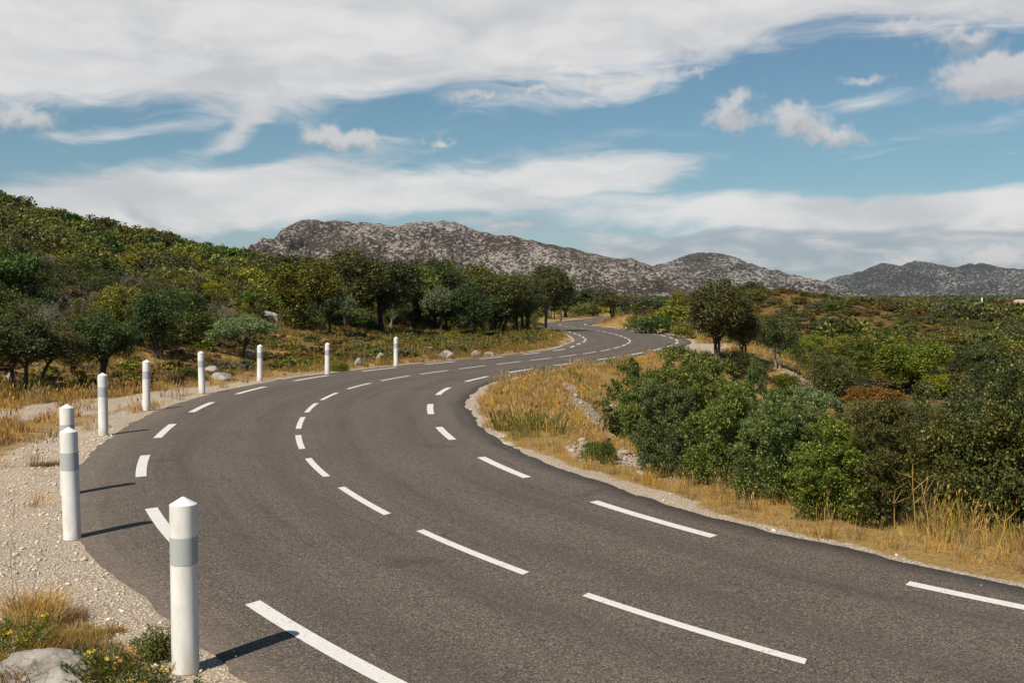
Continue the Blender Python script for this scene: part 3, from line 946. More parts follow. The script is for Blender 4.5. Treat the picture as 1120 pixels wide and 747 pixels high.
def twig_arr(seed, H, Wd, n=26):
    rng = np.random.default_rng(seed)
    b = MB()
    for k in range(n):
        a = rng.uniform(0, 6.28); tip = np.array([math.cos(a) * Wd * .5 * rng.random() ** .5, math.sin(a) * Wd * .5 * rng.random() ** .5, H * rng.uniform(.55, 1)])
        P_, R_2 = wob((tip[0] * .1, tip[1] * .1, -.05), tip, 7, .06, rng, .022, .006)
        b.add(*tube(P_, R_2, 3))
        for _ in range(7):
            q0 = P_[rng.integers(2, 6)]
            t2 = q0 + unit(rng.normal(size=3) + np.array([0, 0, .5]) + unit(tip) * .6) * rng.uniform(.25, .6) * H * .55
            P2, R3 = wob(q0, t2, 5, .03, rng, .011, .005)
            b.add(*tube(P2, R3, 3))
            for _ in range(2):
                P3, R4 = wob(P2[rng.integers(1, 4)], t2 + rng.normal(size=3) * .14 * H, 3, .01, rng, .007, .004)
                b.add(*tube(P3, R4, 3))
    V_, F_ = b.arrays()
    return V_, F_[0]


BANKC = {}


def tree_mesh(kind, var, lod, mat, barkm):
    """cached (trunk mesh, crown mesh) of a unit tree: 4 m high and 3.6 m wide"""
    key = (kind, var, lod, mat, barkm)
    if key not in BANKC:
        nl, lf = {0: (30000, .075), 1: (15000, .095), 2: (6500, .14), 3: (2600, .22)}[lod]
        if kind == 'pine': nl, lf = int(nl * 1.1), lf * 1.25
        sd = {'oak': 10, 'pine': 200, 'tall': 300}[kind] + var
        (tv, tf), (cv, cf) = tree_parts(kind, sd, 2.6 if kind == 'pine' else 4.0, 3.6 if kind != 'tall' else 2.4, nl, lf)
        to = mk('trunk', tv, tf, M[barkm], smoothed=True, link=False)
        co = mk('crown', cv, cf, M[mat], link=False)
        BANKC[key] = (to.data, co.data)
        bpy.data.objects.remove(to); bpy.data.objects.remove(co)
    return BANKC[key]


def place_tree(name, x, y, z, H, Wd, kind, var, lod, mat, barkm, label, cat, group=None, rz=None):
    tm, cm = tree_mesh(kind, var, lod, mat, barkm)
    base_w = 3.6 if kind != 'tall' else 2.4
    root = empty(name, (x, y, z), rz if rz is not None else (x * 7.13 + y * 3.7) % 6.28, (Wd / base_w, Wd / base_w, H / (2.6 if kind == 'pine' else 4.0)))
    for nm, me in (('trunk', tm), ('crown', cm)):
        o = bpy.data.objects.new(nm, me); COL.objects.link(o); o.parent = root
    return tag(root, label, cat, group)


SHRUBC = {}


def shrub_mesh(form, var, lod, mat):
    key = (form, var, lod, mat)
    if key not in SHRUBC:
        nl, lf = {0: (30000, .048), 1: (11000, .062), 2: (3200, .105), 3: (900, .19)}[lod]
        if form == 'juniper': nl, lf = int(nl * 1.5), lf * 1.5
        if form == 'broom': lf *= 1.6
        if form == 'bush': nl, lf = int(nl * 1.5), lf * 1.1
        if form == 'twig':
            V_, Q_ = twig_arr(400 + var, 1.5, 2.0, 26 if lod < 3 else 10)
        else:
            V_, Q_ = shrub_arr({'bush': 550, 'round': 500, 'juniper': 600, 'broom': 700, 'mat': 800}[form] + var, {'juniper': 3.0, 'bush': 2.4}.get(form, 1.5), {'juniper': 2.6, 'bush': 3.2}.get(form, 2.0), nl, lf, form)
        o = mk('shrub', V_, Q_, M[mat], link=False)
        SHRUBC[key] = o.data
        bpy.data.objects.remove(o)
    return SHRUBC[key]


def place_shrub(name, x, y, z, H, Wd, form, var, lod, mat, label, cat='shrub', group=None, rz=None):
    me = shrub_mesh(form, var, lod, mat)
    o = bpy.data.objects.new(name, me)
    COL.objects.link(o)
    h0, w0 = {'juniper': (3.0, 2.6), 'bush': (2.4, 3.2)}.get(form, (1.5, 2.0))
    o.location = (x, y, z - .06)
    o.rotation_euler = (0, 0, rz if rz is not None else (x * 5.31 + y * 9.7) % 6.28)
    o.scale = (Wd / w0, Wd / w0, H / h0)
    return tag(o, label, cat, group)


def by_px(px, pbase, ptop, pw):
    """ground point, height and width of something seen between pixel rows"""
    x, y, z = ray(px, pbase)
    d = math.hypot(x, y)
    return x, y, z, (pbase - ptop) / F * d, pw / F * d


TAKEN = []          # (x, y, r) of things already placed
# ------------------------------------------------------------------ single trees
OAKG = 'oaks in the row along the foot of the hill'
TREES = [
    # name, px, base, top, width, kind, var, lod, leaf material, bark, label, category, group
    ('oak_tree', 16, 430, 345, 92, 'oak', 0, 1, 'oak', 'bark', 'dark holm oak at the left edge beyond the gravel track, several stems', 'tree', None),
    ('oak_tree', 55, 425, 352, 78, 'oak', 1, 1, 'olive', 'bark', 'olive green oak with a dark straight trunk beyond the gravel track', 'tree', None),
    ('oak_tree', 112, 416, 344, 74, 'oak', 2, 1, 'bright', 'bark', 'dark round crowned oak with crooked low limb behind the post by the track', 'tree', None),
    ('oak_tree', 82, 414, 374, 42, 'oak', 3, 1, 'olive', 'bark', 'small pale olive oak between two larger dark oaks by the track', 'tree', None),
    ('oak_tree', 175, 393, 315, 66, 'oak', 4, 1, 'bright', 'bark', 'lone dark oak with one bare slanting trunk on the grassy slope', 'tree', None),
    ('oak_tree', 134, 376, 312, 58, 'oak', 5, 1, 'yellowgreen', 'bark', 'brownish green oak on the slope behind the lone dark oak', 'tree', None),
    ('pine_tree', 266, 392, 346, 82, 'pine', 0, 1, 'pine', 'bark', 'low spreading umbrella pine with blue green needles above the roadside posts', 'pine', None),
    ('pine_tree', 361, 369, 313, 66, 'pine', 1, 1, 'pine', 'bark', 'light green spreading pine in front of the oak row', 'pine', None),
    ('cypress_tree', 272, 348, 318, 15, 'tall', 0, 2, 'bright', 'bark', 'thin upright dark conifer on the slope above the umbrella pine', 'tree', None),
    ('oak_tree', 334, 363, 280, 89, 'oak', 1, 1, 'oak', 'bark', 'dark oak at the left end of the row, behind the light green pine', 'tree', OAKG),
    ('oak_tree', 378, 361, 273, 99, 'oak', 2, 1, 'oak', 'bark', 'broad dark oak right behind the light green pine', 'tree', OAKG),
    ('oak_tree', 416, 363, 275, 94, 'oak', 4, 1, 'oak', 'bark', 'dark oak with bare paired trunks in the middle of the row', 'tree', OAKG),
    ('oak_tree', 446, 360, 280, 84, 'oak', 0, 1, 'olive', 'bark', 'brownish oak in the row above the farthest post', 'tree', OAKG),
    ('oak_tree', 472, 361, 280, 92, 'oak', 5, 1, 'oak', 'bark', 'dark oak in the row left of the pale green pine', 'tree', OAKG),
    ('oak_tree', 500, 360, 280, 81, 'oak', 1, 1, 'oak', 'bark', 'dark oak standing behind the bright green oak', 'tree', OAKG),
    ('oak_tree', 430, 361, 316, 40, 'oak', 3, 1, 'yellowgreen', 'palebark', 'small yellow green oak under the dark row, slim pale stems', 'tree', None),
    ('pine_tree', 482, 368, 312, 46, 'pine', 2, 2, 'pine', 'bark', 'small pale green pine in front of the dark oak row', 'pine', None),
    ('oak_tree', 514, 368, 307, 46, 'tall', 1, 1, 'bright', 'bark', 'dense rich green oak leafy to the ground in front of the row', 'tree', None),
    ('oak_tree', 545, 366, 292, 79, 'oak', 4, 1, 'oak', 'bark', 'dark oak right of the rich green one', 'tree', OAKG),
    ('oak_tree', 537, 364, 324, 32, 'oak', 2, 1, 'olive', 'palebark', 'small olive oak with a crooked pale trunk near the end of the row', 'tree', None),
    ('oak_tree', 568, 362, 292, 74, 'oak', 0, 1, 'bright', 'bark', 'green oak second from the right end of the row', 'tree', OAKG),
    ('oak_tree', 579, 364, 297, 48, 'oak', 3, 1, 'olive', 'bark', 'olive oak left of the tall one with leaning twin trunks', 'tree', OAKG),
    ('oak_tree', 611, 352, 304, 36, 'oak', 1, 2, 'oak', 'bark', 'small dark oak just right of the tall leaning one, at the road', 'tree', None),
    ('oak_tree', 594, 363, 286, 76, 'oak', 5, 1, 'oak', 'palebark', 'tall oak with leaning twin trunks at the edge of the road bend', 'tree', None),
    # right side
    ('oak_tree', 785, 398, 306, 80, 'oak', 2, 1, 'oak', 'bark', 'tallest dark oak right of the road beside the gravel turnout', 'tree', None),
    ('oak_tree', 812, 398, 338, 40, 'oak', 3, 1, 'olive', 'bark', 'olive oak leaning against the tallest dark oak', 'tree', None),
    ('oak_tree', 853, 404, 338, 44, 'oak', 0, 1, 'oak', 'palebark', 'dark narrow oak with pale bare trunk right of the tallest oak', 'tree', None),
    ('pine_tree', 889, 400, 366, 40, 'pine', 1, 1, 'yellowgreen', 'palebark', 'small pale green pine with forked white trunk', 'pine', None),
    ('pine_tree', 905, 378, 347, 36, 'pine', 0, 1, 'grey', 'palebark', 'grey green round topped pine beyond the forked pine', 'pine', None),
    ('oak_tree', 930, 404, 364, 56, 'oak', 0, 1, 'yellowgreen', 'bark', 'yellow green oak right of the forked white pine', 'tree', None),
    ('oak_tree', 1003, 432, 372, 92, 'oak', 4, 1, 'olive', 'bark', 'broad olive oak with a dark trunk in the right hand scrub', 'tree', None),
    ('oak_tree', 1078, 420, 378, 66, 'oak', 1, 1, 'oak', 'bark', 'dark rounded oak behind the big bush at the right edge', 'tree', None),
    ('oak_tree', 672, 348, 315, 46, 'oak', 0, 2, 'olive', 'bark', 'brownish olive oak facing the far bend of the road', 'tree', None),
    ('oak_tree', 648, 346, 312, 44, 'oak', 4, 2, 'oak', 'bark', 'dark oak behind the far bend, near the tall leaning oak', 'tree', None),
    ('oak_tree', 741, 352, 317, 26, 'tall', 1, 2, 'yellowgreen', 'bark', 'narrow yellow green tree left of the tallest dark oak', 'tree', None),
]
for (nm, px, b, t, w, kind, var, lod, mt, bk, lab, cat, grp) in TREES:
    x, y, z, H, Wd = by_px(px, b, t, w)
    rz = None
    place_tree(nm, x, y, z, H, Wd, kind, var, lod, mt, bk, lab, cat, grp)
    TAKEN.append((x, y, Wd * .4))

# second rank of oaks behind the row, and the dark wood beyond the far bend
rg = random.Random(5)
for k in range(16):
    a, _ = px_dir(305 + k * 17 + rg.uniform(-5, 5), 300)
    r = rg.uniform(98, 114)
    x, y = r * math.sin(a), r * math.cos(a)
    H = rg.uniform(3.8, 4.7)
    place_tree('oak_tree', x, y, float(hz(x, y)[0]), H, H * rg.uniform(1.1, 1.45), 'oak', k % 6, 2, rg.choice(['oak', 'bright', 'olive']), 'bark',
               'oak half hidden in the second rank behind the row at the foot of the hill', 'tree', 'oaks behind the row')
    TAKEN.append((x, y, 1.5))
for k in range(46):
    px = 605 + (k * 37 % 46) / 46 * 205 + rg.uniform(-3, 3)
    a, _ = px_dir(px, 330)
    r = rg.uniform(175, 300)
    x, y = r * math.sin(a), r * math.cos(a)
    s_, o_ = near(x, y)
    if abs(float(o_[0])) < 9: continue
    H = rg.uniform(3.5, 5.8) * (r / 230)
    place_tree('oak_tree', x, y, float(hz(x, y)[0]), H, H * rg.uniform(.9, 1.3), 'oak', k % 6, 3, rg.choice(['oak', 'oak', 'oak', 'olive', 'bright']), 'bark',
               'dark tree in the small wood beyond the far end of the road', 'tree', 'trees of the far wood')
    TAKEN.append((x, y, 2))

# ------------------------------------------------------------------ single shrubs
SHR = [
    ('juniper_shrub', 694, 486, 384, 94, 'juniper', 0, 1, 'oak', 'dark olive juniper at the left end of the clump below the road'),
    ('juniper_shrub', 742, 512, 372, 123, 'juniper', 1, 0, 'juniper', 'tallest green juniper near the left of the clump below the road'),
    ('juniper_shrub', 728, 520, 416, 91, 'juniper', 2, 0, 'juniper', 'lower green juniper leaning over the pale rubble'),
    ('juniper_shrub', 798, 532, 406, 116, 'juniper', 0, 0, 'juniper', 'green juniper in the middle of the clump below the road'),
    ('juniper_shrub', 824, 506, 392, 47, 'juniper', 2, 0, 'juniper', 'narrow pointed juniper rising at the back of the clump'),
    ('juniper_shrub', 858, 548, 418, 123, 'juniper', 1, 0, 'juniper', 'broad green juniper right of the middle of the clump'),
    ('juniper_shrub', 884, 520, 424, 100, 'juniper', 2, 0, 'pine', 'grey green juniper at the back right of the clump'),
    ('juniper_shrub', 918, 566, 448, 134, 'juniper', 0, 0, 'juniper', 'low spreading juniper beside the tall dry grass'),
    ('juniper_shrub', 962, 572, 440, 112, 'juniper', 2, 0, 'oak', 'dark juniper between the green clump and the holm oak bush'),
        ('juniper_shrub', 772, 500, 384, 96, 'juniper', 2, 0, 'juniper', 'green juniper at the back of the clump between the tallest and the middle one'),
    ('juniper_shrub', 716, 500, 398, 80, 'juniper', 1, 0, 'juniper', 'green juniper between the dark olive one and the tallest one'),
    ('juniper_shrub', 836, 536, 424, 84, 'juniper', 0, 0, 'pine', 'pale tipped juniper between the middle and the broad one'),
    ('sapling', 652, 502, 474, 44, 'round', 0, 1, 'bright', 'small green bush growing in the rubble on the bank'),
    ('juniper_shrub', 664, 508, 474, 22, 'juniper', 1, 1, 'bright', 'slim young shrub on the bank in front of the rubble'),
    ('holm_oak_bush', 1078, 586, 428, 180, 'bush', 0, 0, 'oak', 'large dark holm oak bush by the roadside at the right edge'),
    ('holm_oak_bush', 1026, 574, 466, 120, 'bush', 1, 0, 'oak', 'dark holm oak bush left of the largest one, behind dry stalks'),
    ('holm_oak_bush', 1140, 584, 392, 180, 'bush', 2, 0, 'oak', 'tall dark holm oak bush cut off by the right frame edge'),
    ('holm_oak_bush', 1040, 520, 412, 110, 'bush', 2, 1, 'olive', 'olive bush rising behind the dark holm oak bushes'),
    ('shrub', 1032, 436, 408, 44, 'broom', 1, 1, 'yellowgreen', 'bright yellow green shrub under the broad olive oak'),
    ('shrub', 905, 440, 394, 62, 'round', 0, 1, 'oak', 'dark low bush below the forked white pine'),
    ('shrub', 862, 424, 404, 40, 'round', 1, 1, 'oak', 'dark small bush beside the sandy path'),
    ('shrub', 812, 408, 382, 56, 'round', 2, 1, 'oak', 'dark bush in the shade of the tallest oak'),
    ('shrub', 960, 446, 418, 70, 'mat', 0, 1, 'rust', 'rust brown low shrub in the right hand scrub'),
    ('shrub', 985, 470, 436, 70, 'round', 1, 1, 'olive', 'olive shrub behind the dark juniper'),
    ('shrub', 940, 470, 430, 60, 'round', 0, 1, 'yellowgreen', 'yellowish shrub behind the juniper clump'),
    ('shrub', 722, 365, 340, 56, 'round', 1, 2, 'bright', 'dark green rounded shrub inside the far bend'),
    ('shrub', 696, 362, 342, 30, 'round', 0, 2, 'bright', 'small green shrub at the tip of the far bend'),
    ('shrub', 748, 370, 350, 30, 'round', 2, 2, 'yellowgreen', 'yellow green shrub by the far bend next to the tallest oak'),
    ('shrub', 735, 355, 332, 50, 'round', 2, 2, 'yellowgreen', 'pale green shrub behind the dark ones of the far bend'),
    ('shrub', 706, 344, 324, 54, 'round', 0, 2, 'oak', 'broad dark shrub beyond the far end of the road'),
    ('shrub', 640, 346, 327, 34, 'round', 1, 2, 'yellowgreen', 'pale yellow green shrub left of the far road'),
    ('shrub', 618, 345, 322, 30, 'round', 2, 2, 'yellowgreen', 'light green shrub beside the tall leaning oak'),
    ('shrub', 45, 352, 308, 54, 'round', 0, 1, 'bright', 'dark green rounded bush on the slope above the left oaks'),
    ('dead_shrub', 40, 362, 330, 50, 'twig', 0, 1, 'twig', 'grey leafless shrub above the left edge oak'),
    ('dead_shrub', 68, 360, 334, 46, 'twig', 1, 1, 'twig', 'grey leafless shrub above the olive oak'),
    ('dead_shrub', 92, 352, 322, 44, 'twig', 2, 1, 'twig', 'brownish leafless shrub above the round crowned oak'),
    ('dead_shrub', 243, 362, 330, 40, 'twig', 1, 1, 'twig', 'bare twiggy shrub left of the umbrella pine'),
    ('shrub', 372, 406, 390, 24, 'round', 1, 1, 'olive', 'small green shrub right of the next to last post'),
    ('shrub', 205, 416, 398, 38, 'round', 2, 1, 'oak', 'low dark shrub behind the post at the end of the track'),
    ('shrub', 188, 420, 404, 26, 'mat', 1, 1, 'rust', 'low brown shrub beside the low dark one'),
]
for nm, px, b, t, w, form, var, lod, mt, lab in SHR:
    x, y, z, H, Wd = by_px(px, b, t, w)
    place_shrub(nm, x, y, z, H, Wd, form, var, lod, mt, lab)
    TAKEN.append((x, y, Wd * .4))

rg = random.Random(77)
for k in range(34):
    px = 318 + k * 8.3 + rg.uniform(-4, 4)
    x, y, z = ray(px, rg.uniform(352, 361))
    H = rg.uniform(.8, 1.7)
    place_shrub('understorey_shrub', x, y, z, H, H * rg.uniform(1.6, 2.3), 'round', k % 3, 2, rg.choice(['oak', 'oak', 'bright', 'olive']),
                'dark low shrub in the shade between the trunks of the oak row', 'shrub', 'shrubs under the oak row')

# ------------------------------------------------------------------ scattered shrubs
KINDS = {  # form, materials, plain name, adjective
    'oak': ('round', 'oak', 'dark green oak scrub bush'),
    'olive': ('round', 'olive', 'olive green rounded shrub'),
    'yellow': ('round', 'yellowgreen', 'yellow green rounded shrub'),
    'broom': ('broom', 'bright', 'upright fresh green broom shrub'),
    'rust': ('mat', 'rust', 'low rust brown heath shrub'),
    'grey': ('mat', 'grey', 'low grey green shrub'),
    'dead': ('twig', 'twig', 'leafless grey twiggy shrub'),
}


KNAME = {'oak': 'oak_bush', 'olive': 'olive_shrub', 'yellow': 'yellow_shrub', 'broom': 'broom_bush', 'rust': 'heath_shrub', 'grey': 'grey_shrub', 'dead': 'dead_shrub'}


def scatter(n, amin, amax, rmin, rmax, seed, ok, mind=.9):
    rng = np.random.default_rng(seed)
    pts = []
    a = rng.uniform(amin, amax, n * 3); r = rng.uniform(rmin ** 1.5, rmax ** 1.5, n * 3) ** (1 / 1.5)
    x, y = r * np.sin(a), r * np.cos(a)
    s_, o_ = near(x, y)
    keep = ok(x, y, s_, o_, r)
    tk = np.array(TAKEN)
    x, y, r, o_ = x[keep], y[keep], r[keep], o_[keep]
    d = np.sqrt(((x[:, None] - tk[:, 0]) ** 2 + (y[:, None] - tk[:, 1]) ** 2)) - tk[:, 2]
    k2 = d.min(1) > .1
    x, y, r, o_ = x[k2], y[k2], r[k2], o_[k2]
    sel = []
    cell = {}
    for i_ in range(len(x)):
        c = (int(x[i_] // mind), int(y[i_] // mind))
        if any((x[i_] - px) ** 2 + (y[i_] - py) ** 2 < mind ** 2 for dx in (-1, 0, 1) for dy in (-1, 0, 1) for px, py in cell.get((c[0] + dx, c[1] + dy), ())):
            continue
        cell.setdefault(c, []).append((x[i_], y[i_]))
        sel.append(i_)
        if len(sel) >= n: break
    return x[sel], y[sel], r[sel], o_[sel]


def pick_kind(rng, table):
    ks, ws = zip(*table)
    return rng.choices(ks, ws)[0]


def hill_ok(x, y, s_, o_, r):
    td = track_dist(x, y)
    a = np.arctan2(x, y)
    lim = np.interp(a, [-.5, -.44, -.36, -.29, -.24, -.19, -.05, .05], [44, 46, 49, 56, 68, 98, 116, 150])
    return (o_ < -12) & (td > 3) & (r > lim)


hx, hy, hr, ho = scatter(2000, -.50, .06, 40, 215, 21, hill_ok, 1.65)
order = np.argsort(hr)
hx, hy, hr = hx[order], hy[order], hr[order]
hzv = hz(hx, hy)
HT = [('oak', 24), ('olive', 34), ('yellow', 17), ('broom', 6), ('rust', 17), ('grey', 4), ('dead', 8)]
rg = random.Random(9)
NIND = 300
hk = [pick_kind(rg, HT) for _ in hx]
hs = [(rg.uniform(1.0, 2.7) * (1.0 if k not in ('rust', 'grey', 'dead') else .6), rg.uniform(.9, 1.4)) for k in hk]
for i_ in range(min(NIND, len(hx))):
    form, mt, txt = KINDS[hk[i_]][:3]
    H, wr = hs[i_]
    H *= 1.05
    if form == 'round' and H > 1.4 and hr[i_] < 75: form = 'bush'
    place_shrub(KNAME[hk[i_]], hx[i_], hy[i_], hzv[i_], H, H * wr * (1.35 if form != 'mat' else 1.9), form, rg.randrange(3), 1 if hr[i_] < 75 else 2, mt,
                txt + ' among others on the lower left hillside', 'shrub', 'shrubs on the lower left hillside, ' + txt)


PATH = [ray(*p_)[:2] for p_ in ((840, 402), (852, 398), (862, 406), (872, 416), (884, 425), (896, 431), (826, 418), (806, 412), (850, 424))]


def plain_ok(x, y, s_, o_, r, low=False):
    a = np.arctan2(x, y)
    clear = (o_ < 12) & (r < 75)
    golden = (x < 5.5) & (y < 48)
    path = np.zeros(x.shape, bool)
    for qx, qy in PATH:
        path |= (x - qx) ** 2 + (y - qy) ** 2 < 2.0 ** 2
    patch = (r < 110) & (fbm(x / 8, y / 8, 55, 2) < -.10)
    return (o_ > 8.5) & ~clear & ~golden & ~path & (low | ~patch)


px_, py_, pr_, po_ = scatter(2800, .02, .56, 22, 340, 33, plain_ok, 2.3)
order = np.argsort(pr_)
px_, py_, pr_ = px_[order], py_[order], pr_[order]
pz_ = hz(px_, py_)
PT = [('oak', 38), ('olive', 34), ('yellow', 6), ('broom', 4), ('rust', 12), ('grey', 5), ('dead', 1)]
pk = [pick_kind(rg, PT) for _ in px_]
ps = []
for i_ in range(len(px_)):
    h = rg.uniform(.9, 2.1) if rg.random() < .5 else rg.uniform(2.0, 3.8)
    h *= float(np.interp(pr_[i_], [24, 40, 70], [.5, .68, 1.0]))
    if 790 < 560 + F * px_[i_] / py_[i_] < 975 and pr_[i_] < 60: h = min(h, .75)
    on_mound = math.exp(-((px_[i_] - 34) / 24) ** 2 - ((py_[i_] - 138) / 35) ** 2)
    if on_mound > .3:
        h *= .55
        pk[i_] = rg.choice(['rust', 'rust', 'olive', 'grey', 'rust', 'oak'])
    if pk[i_] in ('rust', 'grey', 'dead'): h *= .6
    ps.append((h, rg.uniform(.9, 1.5)))
for i_ in range(min(NIND, len(px_))):
    form, mt, txt = KINDS[pk[i_]][:3]
    H, wr = ps[i_]
    if form == 'round' and H > 1.25 and pr_[i_] < 80: form = 'bush'
    place_shrub(KNAME[pk[i_]], px_[i_], py_[i_], pz_[i_], H, H * wr * (1.4 if form != 'mat' else 2.0), form, rg.randrange(3), (0 if form == 'bush' else 1) if pr_[i_] < 45 else (1 if pr_[i_] < 90 else 2), mt,
                txt + ' among others in the scrub right of the road', 'shrub', 'shrubs right of the road, ' + txt)


# ------------------------------------------------------------------ ground cover through geometry nodes
def gn_scatter(name, pts, rot, scl, idx, templates, label, cat):
    tcol = bpy.data.collections.new(name + '_kinds')
    for t in templates: tcol.objects.link(t)
    me = bpy.data.meshes.new(name)
    me.vertices.add(len(pts))
    me.vertices.foreach_set('co', np.asarray(pts, np.float32).ravel())
    me.attributes.new('rot', 'FLOAT_VECTOR', 'POINT').data.foreach_set('vector', np.asarray(rot, np.float32).ravel())
    me.attributes.new('scl', 'FLOAT_VECTOR', 'POINT').data.foreach_set('vector', np.asarray(scl, np.float32).ravel())
    me.attributes.new('idx', 'INT', 'POINT').data.foreach_set('value', np.asarray(idx, np.int32))
    o = bpy.data.objects.new(name, me)
    COL.objects.link(o)
    ng = bpy.data.node_groups.new(name, 'GeometryNodeTree')
    ng.interface.new_socket('Geometry', in_out='INPUT', socket_type='NodeSocketGeometry')
    ng.interface.new_socket('Geometry', in_out='OUTPUT', socket_type='NodeSocketGeometry')
    N_ = ng.nodes
    gi, go = N_.new('NodeGroupInput'), N_.new('NodeGroupOutput')
    ci = N_.new('GeometryNodeCollectionInfo')
    ci.inputs['Collection'].default_value = tcol
    ci.inputs['Separate Children'].default_value = True
    ci.inputs['Reset Children'].default_value = True
    ip = N_.new('GeometryNodeInstanceOnPoints')
    ip.inputs['Pick Instance'].default_value = True

    def na(nm, typ):
        nd = N_.new('GeometryNodeInputNamedAttribute'); nd.data_type = typ; nd.inputs[0].default_value = nm
        return [s for s in nd.outputs if s.enabled][0]
    l = ng.links.new
    l(gi.outputs[0], ip.inputs['Points']); l(ci.outputs[0], ip.inputs['Instance'])
    l(na('idx', 'INT'), ip.inputs['Instance Index'])
    e2r = N_.new('FunctionNodeEulerToRotation')
    l(na('rot', 'FLOAT_VECTOR'), e2r.inputs[0]); l(e2r.outputs[0], ip.inputs['Rotation'])
    l(na('scl', 'FLOAT_VECTOR'), ip.inputs['Scale'])
    l(ip.outputs[0], go.inputs[0])
    md = o.modifiers.new('scatter', 'NODES')
    md.node_group = ng
    return tag(o, label, cat, kind='stuff')


def tmpl(name, k, me_or_arr, mat=None):
    nm = '%s_kind_%02d' % (name, k)
    if isinstance(me_or_arr, bpy.types.Mesh):
        return bpy.data.objects.new(nm, me_or_arr)
    return mk(nm, me_or_arr[0], me_or_arr[1], mat, link=False)


# scrub that is too far or too dense to be counted
tl = []
names = list(KINDS)
for k in names:
    form, mt, _ = KINDS[k]
    for v in range(2):
        tl.append(tmpl('scrub', len(tl), shrub_mesh(form, v, 3, mt)))
pts, rot, scl, idx = [], [], [], []
def push(x, y, z, H, Wd, kname):
    form = KINDS[kname][0]
    pts.append((x, y, z - .05)); rot.append((0, 0, rg.uniform(0, 6.28)))
    scl.append((Wd / 2.0, Wd / 2.0, H / 1.5)); idx.append(names.index(kname) * 2 + rg.randrange(2))
for i_ in range(NIND, len(hx)):
    H, wr = hs[i_]; push(hx[i_], hy[i_], hzv[i_], H * 1.05, H * wr * 1.4, hk[i_])
for i_ in range(NIND, len(px_)):
    H, wr = ps[i_]; push(px_[i_], py_[i_], pz_[i_], H, H * wr * 1.5, pk[i_])
fx, fy, fr, fo = scatter(3800, -.1, .56, 320, 1250, 44, lambda x, y, s_, o_, r: (np.arctan2(x, y) > -.05), 3.0)
fz = hz(fx, fy)
for i_ in range(len(fx)):
    H = rg.uniform(1.2, 3.0) * (1 + fr[i_] / 1200); push(fx[i_], fy[i_], fz[i_], H, H * rg.uniform(2.0, 4.2), pick_kind(rg, PT))
# low cover between the hillside shrubs
ux, uy, ur, uo = scatter(2600, -.50, .08, 42, 200, 66, lambda x, y, s_, o_, r: hill_ok(x, y, s_, o_, r), .75)
uz = hz(ux, uy)
UT = [('oak', 18), ('olive', 34), ('yellow', 9), ('rust', 26), ('grey', 9), ('dead', 4)]
for i_ in range(len(ux)):
    H = rg.uniform(.35, .8); push(ux[i_], uy[i_], uz[i_], H, H * rg.uniform(1.6, 2.6), pick_kind(rg, UT))
UTR = [('oak', 20), ('olive', 38), ('yellow', 10), ('rust', 24), ('grey', 8)]
ux, uy, ur, uo = scatter(5500, .02, .56, 24, 330, 67, lambda x, y, s_, o_, r: plain_ok(x, y, s_, o_, r, True), .9)
uz = hz(ux, uy)
for i_ in range(len(ux)):
    H = rg.uniform(.35, .9) * (.6 if ur[i_] < 60 else 1); push(ux[i_], uy[i_], uz[i_], H, H * rg.uniform(1.8, 3.0), pick_kind(rg, UTR))
def slope_ok(x, y, s_, o_, r):
    return (o_ < -7) & (track_dist(x, y) > 2.2) & ~hill_ok(x, y, s_, o_, r)


ux, uy, ur, uo = scatter(1100, -.50, .07, 31, 130, 68, slope_ok, .8)
uz = hz(ux, uy)
ST = [('oak', 16), ('olive', 22), ('yellow', 8), ('rust', 46), ('grey', 8)]
for i_ in range(len(ux)):
    H = rg.uniform(.18, .5) * (1 + ur[i_] / 200); push(ux[i_], uy[i_], uz[i_], H, H * rg.uniform(2.0, 3.4), pick_kind(rg, ST))
gn_scatter('scrub', pts, rot, scl, idx, tl, 'dense low scrub covering the hillside and the plain between the larger shrubs', 'scrub')


# ---- grass tufts
def tuft(seed, nb, h, spread, bw, heads=False, lean=.35):
    rng = np.random.default_rng(seed)
    V_, Q_, T_ = [], [], []
    n = 0
    for k in range(nb):
        a = rng.uniform(0, 6.28); r = spread * rng.random() ** .6
        b = np.array([math.cos(a) * r, math.sin(a) * r, -.02])
        hh = h * rng.uniform(.5, 1.1)
        ln = lean * rng.uniform(.2, 1.3) * hh
        a2 = a + rng.normal() * .9
        out = np.array([math.cos(a2), math.sin(a2), 0])
        p = [b, b + out * ln * .25 + np.array([0, 0, hh * .5]), b + out * ln + np.array([0, 0, hh * rng.uniform(.85, 1)])]
        sd = np.array([-math.sin(a2 + rng.normal() * .8), math.cos(a2 + rng.normal() * .8), 0]) * bw * rng.uniform(.6, 1.2) * .5
        V_ += [p[0] - sd, p[0] + sd, p[1] + sd * .8, p[1] - sd * .8, p[2]]
        Q_.append((n, n + 1, n + 2, n + 3)); T_.append((n + 3, n + 2, n + 4)); n += 5
        if heads and rng.random() < .5:
            tp = p[2]; e = out * bw * 2.2 + np.array([0, 0, bw * 9])
            s2 = sd * 2.4
            V_ += [tp - e * .3, tp + e * .3 + s2, tp + e, tp + e * .3 - s2]; Q_.append((n, n + 1, n + 2, n + 3)); n += 4
    return np.array(V_), [np.array(Q_), np.array(T_)]


